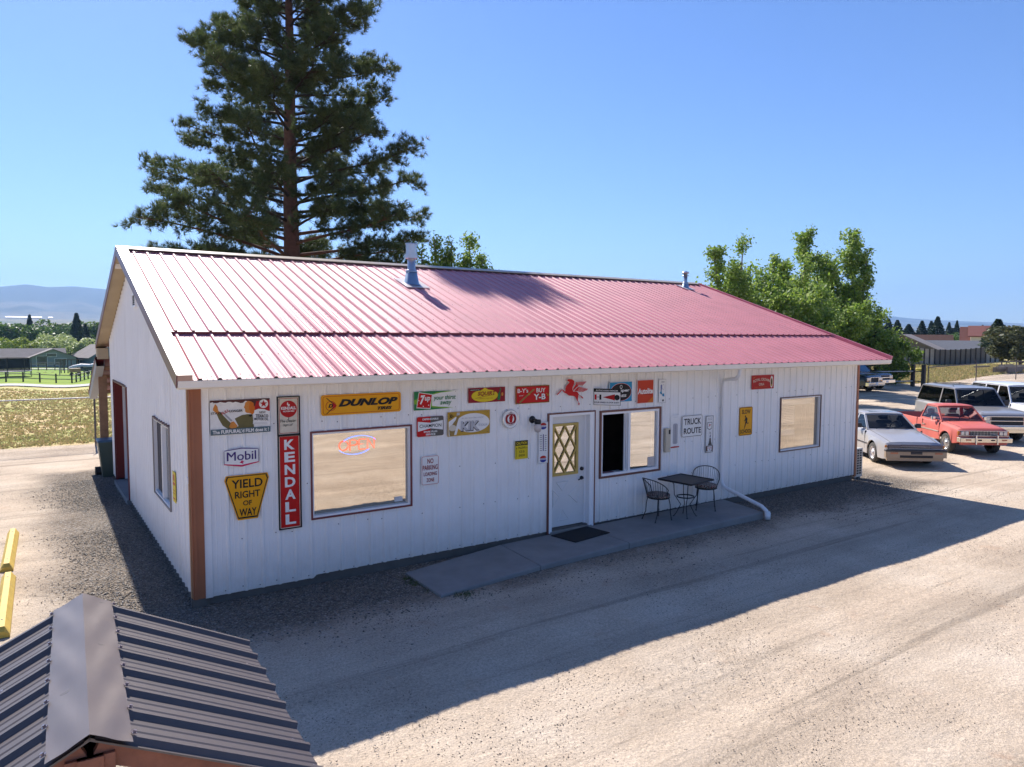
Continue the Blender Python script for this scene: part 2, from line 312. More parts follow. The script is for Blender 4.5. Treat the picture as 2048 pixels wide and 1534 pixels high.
# left road
def strip(name, pts, wd, mat, dz=.03, kind='structure', n=40):
    V = []; Fc = []
    P = [Vector((p[0], p[1], 0)) for p in pts]; seg = [P[0].lerp(P[-1], i/n) for i in range(n+1)] if len(P) == 2 else P
    for i, p in enumerate(seg):
        d = (seg[min(i+1, len(seg)-1)]-seg[max(0, i-1)]).normalized(); q = Vector((-d.y, d.x, 0))
        for s_ in (-1, 1): a = p+q*wd/2*s_; V.append((a.x, a.y, gz(a)+dz))
    for i in range(len(seg)-1): Fc.append((2*i, 2*i+2, 2*i+3, 2*i+1))
    return npmesh(name, V, Fc, mat, kind=kind)
M('road_pale', (.42,.40,.385), .9, var=.12, vscale=.5)
a, b = pol(98, 93), pol(79, 108); strip('road', [a, b], 7.5, 'road_pale', .10)
a, b = pol(96, 190), pol(81, 205); strip('driveway', [a, b], 6, 'road_pale', .12)
# loose stones by the walls, pebbles over the lot
def stones(name, n, sampler, smin, smax, mat, seed=1):
    r = np.random.RandomState(seed); P = sampler(r, n); s = r.uniform(smin, smax, (len(P), 1))*r.uniform(.6, 1, (len(P), 1))
    base = np.array([(1,0,0),(0,1,0),(-1,0,0),(0,-1,0),(0,0,.62),(0,0,-.5)], float)
    V = base[None]*s[:, None]*r.uniform(.55, 1.15, (len(P), 6, 1)); a = r.uniform(0, 6.28, len(P)); c, s2 = np.cos(a), np.sin(a)
    X = V[..., 0]*c[:, None]-V[..., 1]*s2[:, None]; Y = V[..., 0]*s2[:, None]+V[..., 1]*c[:, None]
    V = np.stack([X+P[:, 0:1], Y+P[:, 1:2], V[..., 2]+P[:, 2:3]+s*.2], -1).reshape(-1, 3)
    f = np.array([(0,1,4),(1,2,4),(2,3,4),(3,0,4),(1,0,5),(2,1,5),(3,2,5),(0,3,5)]); F = (np.arange(len(P))*6)[:, None, None]+f[None]
    return npmesh(name, V, F.reshape(-1, 3), mat, kind='stuff')
def smat(key, cols):
    m = leafmat(key, cols, 0.); return m
smat('stone_mix', [(.07,.06,.05),(.16,.135,.11),(.24,.205,.17),(.15,.12,.09),(.33,.30,.27)])
smat('pebble_mix', [(.06,.05,.04),(.20,.16,.12),(.12,.09,.07),(.50,.43,.35)])
def s_wall(r, n):
    k = int(n*.62); x = r.uniform(-.6, 16, k); y = -np.abs(r.normal(0, .75, k))-.02
    j = n-k; y2 = r.uniform(-.8, 10, j); x2 = -np.abs(r.normal(0, .6, j))-.02
    x = np.concatenate([x, x2]); y = np.concatenate([y, y2]); keep = ~((x > 2.6) & (x < 10.3) & (y > -1.42)); return np.stack([x, y, 0*x], -1)[keep]
def s_lot(r, n):
    az = r.uniform(20, 96, n*2); d = 4.0+24*r.uniform(0, 1, n*2)**1.1; x = CAM.x+d*np.cos(np.radians(az)); y = CAM.y+d*np.sin(np.radians(az))
    keep = ~((x > -.1) & (x < 15) & (y > -.1) & (y < 10)) & ~((x > 2.6) & (x < 10.4) & (y > -1.45) & (y < .1)); cl = np.sin(x*1.3+y)*np.sin(y*1.7-x*.6)+r.uniform(-1, 1, n*2) > 0
    return np.stack([x, y, 0*x], -1)[keep & cl][:n]
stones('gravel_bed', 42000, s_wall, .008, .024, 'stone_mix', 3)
stones('gravel_scatter', 60000, s_lot, .004, .012, 'pebble_mix', 4)
# dry grass tufts in the field by the left fence and past the right one
def tufts(name, n, az0, az1, d0, d1, ymin, mat, h=.06, seed=2):
    r = np.random.RandomState(seed); az = r.uniform(az0, az1, n); d = d0+(d1-d0)*r.uniform(0, 1, n)**1.4
    x = CAM.x+d*np.cos(np.radians(az)); y = CAM.y+d*np.sin(np.radians(az)); k = (y > ymin); x, y, az, d = x[k], y[k], az[k], d[k]; z = hgt(az, d); n = len(x)
    B = 5; a = r.uniform(0, 6.28, (n, B)); hh = h*r.uniform(.5, 1.6, (n, B)); ox = r.normal(0, .04, (n, B)); oy = r.normal(0, .04, (n, B)); wd = .012+.0006*d[:, None]
    bx, by = x[:, None]+ox, y[:, None]+oy; zz = z[:, None]+0*bx
    V = np.stack([np.stack([bx-np.cos(a)*wd, by-np.sin(a)*wd, zz], -1), np.stack([bx+np.cos(a)*wd, by+np.sin(a)*wd, zz], -1), np.stack([bx+r.normal(0, .03, (n, B)), by+r.normal(0, .03, (n, B)), zz+hh], -1)], -2).reshape(-1, 3)
    return npmesh(name, V, np.arange(len(V)).reshape(-1, 3), mat, kind='stuff')
leafmat('field_grass', [(.50,.36,.18),(.32,.32,.10),(.55,.42,.22),(.20,.25,.06)], .2)
tufts('field_grass', 6000, 84, 94, 25.5, 85, 16.8, 'field_grass', .07, 2)
tufts('field_grass', 10000, 19, 31, 55, 95, 18.3, 'field_grass', .16, 5)
leafmat('weed_green', [(.05,.08,.02),(.08,.12,.03),(.16,.14,.06)], .2)
r_ = np.random.RandomState(8); c_ = np.array([(2.75,-.75),(2.86,-1.1),(2.78,-.5),(3.1,-1.50)])
def weed_patch():
    V = []
    for i in range(420):
        c = c_[r_.randint(4)]; x, y = c+r_.normal(0, .07, 2); a = r_.uniform(0, 6.28); h = r_.uniform(.015, .05); V += [(x-.006*math.cos(a), y-.006*math.sin(a), 0), (x+.006*math.cos(a), y+.006*math.sin(a), 0), (x+r_.normal(0,.03), y+r_.normal(0,.03), h)]
    npmesh('weeds', V, np.arange(len(V)).reshape(-1, 3), 'weed_green', kind='stuff')
weed_patch()
# ---------------------------------------------------------------- the shop building
L_, D_, SL, PY, OX = 14.9, 9.95, .3453, .69, .26
RY, RZ, EZ = 5.229, 4.994, 2.95; BY = D_+.5
def roofz(y): return EZ+SL*(y+PY) if y <= RY else RZ-SL*(y-RY)
bld = thing('shop_building', 'long white metal-sided shop with faded red metal roof and signs along its front', 'building', (L_/2, D_/2, 0))
PIT = .22
def prof_pts(a, b, pit=PIT, big=.019, phase=0., small=.004):
    pts = {a: 0., b: 0.}; k0 = int(math.floor((a-phase)/pit))-1
    for k in range(k0, int((b-phase)/pit)+3):
        c = phase+k*pit
        for o, h in ((-.03,0),(-.012,big),(.012,big),(.03,0),(pit*.36-.009,0),(pit*.36,small),(pit*.36+.009,0),(pit*.64-.009,0),(pit*.64,small),(pit*.64+.009,0)):
            x = c+o
            if a+1e-4 < x < b-1e-4: pts[x] = h
    return sorted(pts.items())
def ribbed(name, parent, mat, a, b, t0, t1, fn, openings=(), pit=PIT, phase=0., npan=3, big=.019, **kw):
    """ribbed sheets npan ribs wide; fn(s, t, h) -> xyz; t0, t1 callables of s"""
    t0f = t0 if callable(t0) else (lambda s: t0); t1f = t1 if callable(t1) else (lambda s: t1)
    s = a; out = []
    while s < b-1e-3:
        e = min(phase+(math.floor((s-phase+1e-6)/(pit*npan))+1)*pit*npan+.028, b)
        pp = dict(prof_pts(s, e, pit, big, phase))
        for o in openings:
            for x in (o[0], o[1]):
                if s < x < e:
                    ks = sorted(pp); import bisect
                    i = bisect.bisect(ks, x); x0, x1 = ks[i-1], ks[i]; pp[x] = pp[x0]+(pp[x1]-pp[x0])*(x-x0)/(x1-x0)
        ps = sorted(pp.items()); m = MB(); lo = MB(); cut = all(any(o[0] < (q0[0]+q1[0])/2 < o[1] and o[2] > t0f((q0[0]+q1[0])/2) for o in openings) for q0, q1 in zip(ps[:-1], ps[1:])) if openings else False
        for (s0, h0), (s1, h1) in zip(ps[:-1], ps[1:]):
            mid = (s0+s1)/2; iv = [(0., 1.)]; cuts = [(o[2], o[3]) for o in openings if o[0] < mid < o[1]]
            segs = [(t0f(mid), t1f(mid), True, True)]
            for c0, c1 in cuts:
                ns = []
                for (u, v, fu, fv) in segs:
                    if c0 > u: ns.append((u, min(v, c0), fu, False))
                    if c1 < v: ns.append((max(u, c1), v, False, fv))
                segs = ns
            for (u, v, fu, fv) in segs:
                if v-u < 1e-3: continue
                u0, u1 = (t0f(s0), t0f(s1)) if fu else (u, u); v0, v1 = (t1f(s0), t1f(s1)) if fv else (v, v)
                (lo if cut and fu else m).add([fn(s0,u0,h0), fn(s1,u1,h1), fn(s1,v1,h1), fn(s0,v0,h0)], [(0,1,2,3)])
        out.append(m.build(name, mat, parent, **kw)); s = e
        if lo.v: lo.build(name, mat, parent, **kw)
    return out
OPF = [(1.535,3.045,.935,2.14),(5.62,6.63,-1,2.16),(6.775,8.27,.94,2.135),(11.965,13.435,.955,2.138)]
ribbed('wall_panel', bld, 'wall_white', .13, L_-.02, lambda s: .10 if s < 1.57 else .135, 2.86, lambda s,t,h: (s,-h,t), OPF, phase=.2)
OPL = [(6.66,9.15,-1,2.39),(1.56,3.08,.93,2.16)]
ribbed('wall_panel', bld, 'wall_white', .06, D_, .12, lambda s: roofz(s)-.06, lambda s,t,h: (-h,s,t), OPL, phase=.1)
ribbed('wall_panel', bld, 'wall_white', 0, D_, .1, lambda s: roofz(s)-.06, lambda s,t,h: (L_+h,s,t), phase=.1, npan=6)
ribbed('wall_panel', bld, 'wall_white', 0, L_, .1, 3.2, lambda s,t,h: (s,D_+h,t), phase=.1, npan=6)
m = MB(); m.box(-.0, L_, .03, .2, -.3, .14); m.box(.03, .2, .2, 6.66, -.3, .13); m.box(.03, .2, 9.15, D_, -.3, .13); m.box(L_-.2, L_-.02, .2, D_, -.3, .13); m.box(.2, L_-.2, D_-.2, D_-.02, -.3, .13); m.build('foundation', 'concrete_dark', bld)
m = MB(); m.box(-.035,.0,.012,.07,-.02,.1); m.box(-.025,.15,-.022,.012,-.02,.115); m.build('foundation', 'concrete_dark', bld)
# corner posts
m = MB(); m.box(-.02, .125, -.045, .0, .115, 2.84); m.box(.0,.035,-.055,-.045,.115,2.84); m.build('corner_post', 'post_brown', bld)
m = MB(); m.box(-.035, .0, .002, .06, .12, 2.84); m.build('corner_trim', 'post_tan', bld)
m = MB(); m.box(.127, .215, -.028, -.001, .10, 2.86); m.build('corner_trim', 'wall_white', bld)
m = MB(); m.box(L_-.02, L_+.055, -.045, .0, .10, 2.84); m.build('corner_post', 'post_brown', bld)
m = MB(); m.box(L_+.002, L_+.055, .002, .10, .10, 2.84); m.build('corner_trim', 'post_tan', bld)
m = MB(); m.box(L_-.1, L_-.022, -.026, -.001, .135, 2.86); m.build('corner_trim', 'wall_white', bld)
# roof sheets
n = Vector((0, -SL, 1)).normalized()
def RF(off): return lambda s,t,h: (s, t+n.y*(h+off), EZ+SL*(t+PY)+n.z*(h+off))
def RB(off): return lambda s,t,h: (s, t-n.y*(h+off), RZ-SL*(t-RY)+n.z*(h+off))
ribbed('roof_panel', bld, 'roof_red', -.10, L_+OX, -PY, .98, RF(.0), phase=0., big=.023, small=.010)
ribbed('roof_panel', bld, 'roof_red', -.10, L_+OX, .87, RY, RF(.032), phase=0., big=.023, small=.010)
ribbed('roof_panel', bld, 'roof_red', -.10, L_+OX, RY, BY, RB(.05), phase=0., npan=6)
M('dark_red', (.26,.06,.07), .45)  # plain dark red, for the step flashing and the far car
m = MB()
def slopebox(m, x0, x1, y0, y1, o0, o1, back=False):
    f = (RB if back else RF); m.add([f(o)(x,y,0) for o in (o0,o1) for y in (y0,y1) for x in (x0,x1)], [(0,2,3,1),(4,5,7,6),(0,1,5,4),(2,6,7,3),(0,4,6,2),(1,3,7,5)])
slopebox(m, -.06, L_+OX, .85, .864, .014, .040); m.build('roof_step_flashing', 'dark_red', bld)
M('roof_deck', (.25,.2,.15), .8)
m = MB(); slopebox(m, -OX+.03, L_+OX-.02, -PY+.03, RY, -.045, -.004); slopebox(m, -OX+.03, L_+OX-.02, RY, BY-.03, -.045, -.004, True); m.build('roof_deck', 'roof_deck', bld)
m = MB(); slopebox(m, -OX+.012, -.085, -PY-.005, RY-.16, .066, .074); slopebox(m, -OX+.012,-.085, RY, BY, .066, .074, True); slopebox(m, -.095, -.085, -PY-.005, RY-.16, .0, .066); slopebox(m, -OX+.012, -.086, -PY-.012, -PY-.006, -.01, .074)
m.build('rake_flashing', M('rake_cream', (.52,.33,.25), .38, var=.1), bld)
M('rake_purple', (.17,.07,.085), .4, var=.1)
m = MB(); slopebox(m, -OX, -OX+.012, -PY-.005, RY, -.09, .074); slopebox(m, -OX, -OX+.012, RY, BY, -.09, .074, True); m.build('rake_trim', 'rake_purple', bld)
m = MB(); slopebox(m, L_+OX-.03, L_+OX+.012, -PY, RY, -.09, .078); slopebox(m, L_+OX-.03, L_+OX+.012, RY, BY, -.09, .074, True); m.build('rake_trim', 'roof_red', bld)
m = MB(); m.box(-OX, L_+.15, RY-.15, RY+.15, RZ+.03, RZ+.04)
m = MB()
for a_, b_ in ((-.16, RY), (RY, .16)): pass
m.add([RF(.086)(x,y,0) for y in (RY-.17, RY) for x in (-OX, L_+.1)]+[RF(.07)(x,y,0) for y in (RY-.17, RY) for x in (-OX, L_+.1)], [(0,1,3,2),(4,6,7,5),(0,4,5,1),(0,2,6,4),(1,5,7,3)])
m.add([RB(.086)(x,y,0) for y in (RY, RY+.17) for x in (-OX, L_+.1)], [(0,1,3,2)]); m.build('ridge_cap', M('ridge_tan', (.40,.33,.24), .35, var=.15), bld)
m = MB(); slopebox(m, -.1, L_+.08, RY-.175, RY-.155, .05, .066); m.build('ridge_gap', 'black', bld)
# soffits, fascia, gutter
m = MB(); slopebox(m, -OX+.01, -.022, -.6, RY, -.075, -.047); slopebox(m, -OX+.01, -.022, RY, BY-.02, -.075, -.047, True); m.build('rake_soffit', 'plywood', bld)
m = MB(); m.box(-OX+.01, -.02, D_+.06, BY, roofz(BY)-.32, roofz(BY)-.06); m.build('soffit_return', 'plywood', bld)
m = MB(); m.box(-.0, L_+.2, -PY+.1, .02, 2.845, 2.862); m.build('soffit', 'trim_white', bld)
m = MB(); m.prism([(-PY-.005,2.945),(-PY-.005,2.93),(-PY-.0,2.865),(-PY+.03,2.845),(-PY+.12,2.845),(-PY+.12,2.935)], lambda u,v,d: (d,u,v), -OX+.018, L_+OX+.0); m.build('gutter', 'trim_white', bld)
m = MB(); m.box(-OX+.018, L_+OX, -PY-.013, -PY-.0, 2.928, 2.945); m.build('gutter_lip', 'trim_white', bld)
# screws
def dots(pts, nrm, r=.0085, h=.006):
    m = MB()
    for p in pts: p = Vector(p); m.cyl(p, p+Vector(nrm)*h, r, r*.8, 5, True, False)
    return m
pts = []
for z in (.16, .80, 1.42, 2.28):
    k = 0
    while .2+k*PIT < L_-.1:
        x = .2+k*PIT-.045; k += 1
        if z > .2 and (k % 3 and random.random() < .75): continue
        if not any(o[0]-.05 < x < o[1]+.05 and o[2]-.05 < z < o[3]+.05 for o in OPF): pts.append((x, -.001, z+random.uniform(-.02,.02)))
dots(pts, (0,-1,0)).build('screws', 'screw', bld, kind='stuff')
pts = []
for z in (.17, .95, 1.7, 2.5, 3.1):
    for k in range(45):
        y = .1+k*PIT+.04
        if y < D_ and z < roofz(y)-.15 and not any(o[0]-.05 < y < o[1]+.05 and o[2]-.05 < z < o[3]+.05 for o in OPL): pts.append((-.001, y, z))
dots(pts, (-1,0,0), .006).build('screws', 'screw', bld, kind='stuff')
pts = []
for t in (-.55, .12, 1.5, 2.4, 3.3, 4.2, 4.95):
    for k in range(0, 69):
        if -.5 < t < 4.9 and k % 2 == 0 and random.random() < .3: continue
        x = k*PIT+.045; pts.append(RF(.0 if t < .9 else .05)(x+random.uniform(-.004,.004), t+random.uniform(-.02,.02), 0))
        if t == -.55: pts.append(RF(0)(x+.1, t-.04, 0))
dots(pts, n, .009).build('screws', 'screw', bld, kind='stuff')
# interior shell seen through openings
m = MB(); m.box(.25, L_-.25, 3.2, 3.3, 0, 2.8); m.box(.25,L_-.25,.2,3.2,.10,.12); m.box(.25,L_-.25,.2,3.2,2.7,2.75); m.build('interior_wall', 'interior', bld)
# windows
M('blind_tan', (.42,.36,.28), .8); M('blind_cream', (.62,.55,.40), .8, var=.06)
mirror_glass('glass_front', .62, (.9,.9,.88), (1,.94,.85)); mirror_glass('glass_w3', .4, (1,1,1), (1,.93,.82)); mirror_glass('glass_side', .5, (.4,.42,.42))
def window(x0, x1, z0, z1, trim, fw=.024, axis='x', blind='blind_tan', gl='glass_front', by=.16):
    f = (lambda m: m) 
    def T(m):
        if axis == 'y': m.v = [(v[1], v[0], v[2]) for v in m.v]; m.f = [tuple(reversed(q)) for q in m.f]
        return m
    fr = T(MB().frame(x0+fw, x1-fw, z0+fw, z1-fw, .024, -.012, .055)).build('window', 'vinyl', bld)
    T(MB().frame(x0, x1, z0, z1, fw, -.032, .0)).build('trim', trim, fr)
    T(MB().frame(x0+fw+.024, x1-fw-.024, z0+fw+.024, z1-fw-.024, .008, .03, .07)).build('sash', M('sash_dark', (.55,.53,.5), .5), fr)
    T(MB().box(x0+fw+.032, x1-fw-.032, .048, .052, z0+fw+.032, z1-fw-.032)).build('pane', gl, fr)
    if blind: T(MB().box(x0+fw+.04, x1-fw-.04, by, by+.01, z0+fw, z1-fw)).build('blind', blind, fr)
    return fr
M('trim_darkred', (.16,.025,.03), .42, var=.12); M('trim_brown2', (.13,.07,.06), .45, var=.12)
w1 = window(1.516, 3.06, .922, 2.155, 'trim_darkred'); w3 = window(11.945, 13.45, .942, 2.152, 'trim_brown2', .022, blind=None, gl='glass_w3')
# blinds hung inside the right window
m = MB(); m.box(12.0, 13.3, .09, .13, 1.95, 2.06); m.build('blind_valance', M('blind_white', (.8,.78,.7), .6), w3)
for k in range(11):
    m = MB(); z = 1.90-k*.038; m.add([(12.02,.085,z),(12.62,.085,z),(12.62,.11,z+.02),(12.02,.11,z+.02),(12.02,.087,z-.004),(12.62,.087,z-.004)], [(0,1,2,3),(0,4,5,1)]); m.build('slat', 'blind_white', w3)
MB().box(12.02,12.62,.085,.1,1.28,1.42).build('stacked_blind', 'blind_white', w3)
MB().cyl((13.02,.08,1.94),(12.98,.08,1.32),.004,n=5).build('blind_cord', 'blind_white', w3)
# sliding window right of the door: left half open
w2 = MB().frame(6.795, 8.248, .96, 2.115, .042, -.012, .055).build('window', 'vinyl', bld)
MB().frame(6.76, 8.283, .925, 2.15, .035, -.032, 0).build('trim', 'trim_brown', w2)
MB().box(7.465, 7.515, -.008, .05, 1.002, 2.073).build('mullion', 'vinyl', w2)
MB().frame(7.40, 7.46, 1.002, 2.073, .018, .03, .06).build('sash', 'vinyl', w2)
mirror_glass('glass_bright', .55, (.95,.93,.88))
MB().box(7.515, 8.206, .03, .034, 1.002, 2.073).build('pane', 'glass_bright', w2)
MB().box(7.50, 8.24, .10, .11, .98, 2.09).build('blind', 'blind_cream', w2)
MB().box(8.10, 8.14, .06, .075, 1.0, 2.07).build('blind_edge', 'blind_white', w2)
MB().box(6.80,7.5,.058,.3,.93,.965).build('window_sill', 'vinyl', w2)
M('shelf_red', (.22,.03,.03), .6)
for x0, dx in ((7.3,.06),(7.46,.035),(7.6,.05),(7.78,.04)): MB().box(x0, x0+dx, 1.2, 1.25, .9, 2.3).build('hanging_cloth', 'shelf_red', w2)
m = MB(); m.cyl((7.08,.5,2.0),(7.07,.5,1.66),.008,n=6); m.lathe([(.0,0),(.03,.0),(.028,.07),(.015,.09),(0,.09)], (7.07,.5,1.58), 10); m.build('hanging_cord', M('dull_white', (.6,.6,.6), .5), w2)
MB().box(7.2,7.215,.5,.51,1.72,1.80).build('light_switch', 'dull_white', w2)
MB().box(2.80,2.93,.040,.047,1.005,1.075).build('sticker', 'dull_white', w1); MB().box(8.0,8.16,.024,.029,1.02,1.20).build('sticker', M('sticker_pale', (.62,.55,.5), .6), w2); MB().box(6.95,7.25,.12,.2,.967,.985).build('paper', M('paper_red', (.35,.06,.08), .6), w2)
# left window
wl = window(1.52, 3.085, .925, 2.16, M('trim_grey', (.30,.27,.25), .5), .02, 'y', None, 'glass_side')
MB().box(-.012,.05,2.26,2.32,.985,2.10).build('mullion', 'vinyl', wl)
MB().box(.035,.045,2.32,3.03,.985,2.10).build('screen', M('screen_dark', (.045,.04,.05), .8), wl)
m = MB()
for k in range(8): m.box(-.045,-.001,1.55+k*.195,1.60+k*.195,2.16,2.185)
m.build('head_flashing', M('flash_dark', (.14,.09,.10), .5), wl)
# front door
dr = MB().box(5.70, 6.50, .10, .14, .155, 2.10).build('door', M('door_white', (.70,.70,.69), .42, var=.04), bld)
m = MB(); m.box(5.66,5.70,-.02,.15,.12,2.14); m.box(6.56,6.60,-.02,.15,.12,2.14); m.box(5.70,6.56,-.02,.15,2.10,2.14); m.box(6.50,6.56,.09,.15,.12,2.10); m.box(5.625,5.66,-.028,-.0,.1,2.145); m.box(6.60,6.625,-.028,.0,.1,2.145); m.box(5.66,6.60,-.028,-.021,2.11,2.145); m.build('door_frame', 'vinyl', dr)
MB().box(6.53,6.599,-.019,.1,.12,2.1).build('door_jamb', 'vinyl', dr)
m = MB(); m.box(5.60,5.625,-.033,0,.08,2.17); m.box(6.625,6.65,-.033,0,.08,2.17); m.box(5.625,6.625,-.033,0,2.145,2.17); m.build('door_trim', 'trim_brown', dr)
MB().box(5.66,6.56,-.05,.15,.09,.12).build('threshold', M('alu_dark', (.3,.29,.28), .5, metal=.5), dr)
M('door_yellow', (.55,.38,.09), .5, var=.08)
MB().frame(5.765, 6.34, 1.055, 1.965, .045, .065, .10).build('lattice_frame', 'door_yellow', dr)
MB().box(5.80,6.31,.094,.097,1.09,1.93).build('pane', mirror_glass('glass_door', .62, (.5,.45,.4)), dr)
u0,u1,v0,v1 = 5.81,6.295,1.10,1.92; ww = u1-u0; hh = v1-v0
for (a,b,c,d) in ((0,1,.5*.5,.5),(0,0,0,0)):
    pass
segs = [((0,1),(1,0)),]
um, vm = (u0+u1)/2, (v0+v1)/2
for p,q in (((u0,v1),(u1,vm)),((u1,v1),(u0,vm)),((u0,vm),(u1,v0)),((u1,vm),(u0,v0)),((um,v1),(u0,vm+.0)),((um,v1),(u1,vm)),((um,v0),(u0,vm)),((um,v0),(u1,vm))):
    pass
# lattice: two diamonds wide, lines at the photo's slope
def bar(p, q, y0, y1, wd, mat):
    p, q = Vector((p[0],0,p[1])), Vector((q[0],0,q[1])); d = (q-p).normalized(); nn = Vector((-d.z,0,d.x))*wd/2
    m = MB(); v = [p-nn,p+nn,q+nn,q-nn]; m.add([(a.x,y0,a.z) for a in v]+[(a.x,y1,a.z) for a in v], [(0,1,2,3),(7,6,5,4),(0,4,5,1),(1,5,6,2),(2,6,7,3),(3,7,4,0)]); return m.build('lattice_bar', mat, dr)
for i, (p, q) in enumerate((((u0,v1),(um,v0)), ((um,v1),(u0,vm)), ((um,v1),(u1,vm)), ((u1,v1),(um,v0)), ((u0,vm),(um,v0)), ((u1,vm),(um,v0)))):
    pass
K = ww/2
for i, (p, q) in enumerate((((um,v1),(u0,vm)), ((um,v1),(u1,vm)), ((u0,vm),(um,v0)), ((u1,vm),(um,v0)), ((u0,v1),(um,vm)), ((u1,v1),(um,vm)), ((um,vm),(u0,v0)), ((um,vm),(u1,v0)))):
    bar(p, q, .066+.002*(i%2), .088, .022, 'door_yellow')
# embossed cross-buck panel
for pts_ in ([(5.80,.92),(6.10,.92),(5.95,.74)], [(5.84,.22),(6.12,.22),(5.97,.42)], [(5.74,.80),(5.90,.66),(5.74,.46)], [(6.30,.84),(6.08,.66),(6.30,.48)]):
    cxm = sum(p[0] for p in pts_)/3+.07; czm = sum(p[1] for p in pts_)/3; pts2 = [(p[0]+.06, p[1]+.03) for p in pts_]; c0 = Vector((sum(p[0] for p in pts2)/3, sum(p[1] for p in pts2)/3)); inn = [(c0.x+(p[0]-c0.x)*.72, c0.y+(p[1]-c0.y)*.72) for p in pts2]
    mid = [(c0.x+(p[0]-c0.x)*.86, c0.y+(p[1]-c0.y)*.86) for p in pts2]
    m = MB(); m.add([(p[0],.0985,p[1]) for p in pts2]+[(p[0],.090,p[1]) for p in mid]+[(p[0],.0965,p[1]) for p in inn], [(0,1,4,3),(1,2,5,4),(2,0,3,5),(3,4,7,6),(4,5,8,7),(5,3,6,8),(6,7,8)]); m.build('door_moulding', 'door_white', dr)
m = MB(); m.lathe([(0,-.03),(.032,-.03),(.034,0)], (6.44,.10,1.13), 14, 'y'); m.build('deadbolt', 'black_iron', dr)
m = MB(); m.lathe([(0,-.02),(.033,-.02),(.035,0)], (6.44,.10,.965), 14, 'y'); m.cyl((6.44,.10,.965),(6.44,.04,.965),.012,n=8); m.tube([(6.44,.045,.965),(6.38,.04,.96),(6.33,.045,.945)], .011, 8); m.build('door_handle', 'black_iron', dr)
# side opening with its red leaf folded in
M('door_red', (.19,.022,.018), .45, var=.1)
so_ = MB().box(.0,.16,9.15,9.19,.08,2.39).build('side_doorway', 'door_red', bld)
MB().box(.16,.215,9.14,9.19,.08,2.39).build('jamb', 'vinyl', so_)
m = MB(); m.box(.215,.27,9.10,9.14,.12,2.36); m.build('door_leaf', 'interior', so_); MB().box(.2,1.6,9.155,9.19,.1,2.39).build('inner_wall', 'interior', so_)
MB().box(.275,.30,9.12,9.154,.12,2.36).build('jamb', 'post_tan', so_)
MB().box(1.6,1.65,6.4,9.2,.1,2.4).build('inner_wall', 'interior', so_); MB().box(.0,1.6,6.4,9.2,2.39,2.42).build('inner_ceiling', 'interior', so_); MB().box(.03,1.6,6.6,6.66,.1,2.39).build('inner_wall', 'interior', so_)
MB().box(-.06,1.6,6.66,9.15,-.2,.10).build('floor_slab', 'concrete', so_)
m = MB(); m.box(-.03,-.001,6.63,6.66,.1,2.41); m.box(-.03,-.001,9.15,9.18,.1,2.41); m.box(-.03,-.001,6.66,9.15,2.39,2.41); m.build('doorway_trim', 'trim_darkred', so_)
m = MB()
for k in range(12): m.box(-.045,-.001,6.7+k*.205,6.75+k*.205,2.411,2.44)
m.build('head_flashing', 'flash_dark', so_)
# gable louvre
m = MB(); m.frame(3.55,3.95,3.98,4.22,.03,-.05,0.01); m.v = [(v[1],v[0]+1.05,v[2]-.02) for v in m.v]; lv = m.build('gable_vent', 'vinyl', bld)
for k in range(5): MB().box(-.035,-.02,4.63,4.97,4.0+k*.038,4.022+k*.038).build('louvre', 'black', lv)
m = MB(); m.box(-OX+.03, -.02, 5.6, 5.75, 4.70, 4.78); m.build('gable_light', 'trim_white', bld)
# flues
def flue(x, y, h, r, name_lbl, big):
    z = roofz(y); f = MB()
    f.lathe([(r*2.6,-.02),(r*1.9,.02),(r*1.35,.26 if big else .15),(r*1.05,.27 if big else .16)], (x,y,z+.03), 20); o = f.build('flue', M('flue_boot', (.30,.40,.50), .3, metal=.7, var=.1), bld)
    if name_lbl: o['label'] = name_lbl
    MB().lathe([(r,0),(r,h*.72),(0,h*.72)], (x,y,z+.1), 20).build('pipe', 'galv', o)
    MB().lathe([(r*1.5,.0),(r*1.5,.02),(r*1.1,.05)], (x,y,z+(.28 if big else .16)), 20).build('storm_collar', 'galv', o)
    m = MB(); t = z+h
    if big:
        m.lathe([(r*1.0,-.32),(r*1.55,-.30),(r*1.55,-.22),(r*1.35,-.22),(r*1.35,-.02),(r*1.55,-.02),(r*1.5,0),(0,.005)], (x,y,t), 10, smooth=False)
    else:
        m.lathe([(r*1.9,-.14),(r*1.9,-.13),(r*.9,-.13),(r*.9,-.07),(r*2.,-.07),(r*1.7,-.03),(0,.0)], (x,y,t), 20)
    m.build('cap', 'galv', o)
    m = MB(); fn = RF(.064); s = r*3.1; m.add([fn(x+a*s,y+b*s*1.2,0) for a,b in ((-1,-1),(1,-1),(1,1),(-1,1))]+[RF(.05)(x+a*s,y+b*s*1.2,0) for a,b in ((-1,-1),(1,-1),(1,1),(-1,1))], [(0,1,2,3),(0,4,5,1),(1,5,6,2),(2,6,7,3),(3,7,4,0)]); m.build('flashing', M('flash_grey', (.55,.50,.50), .5, metal=.3), o)
flue(4.92, 3.75, .86, .083, 'tall galvanised flue with a slatted round cap', True); flue(14.0, 4.68, .52, .055, 'short flue with a flat cap near the right end', False)
MB().cyl((7.9,RY+.9,4.6),(7.9,RY+.9,5.13),.05,n=8).build('vent_pipe', 'post_tan', bld)
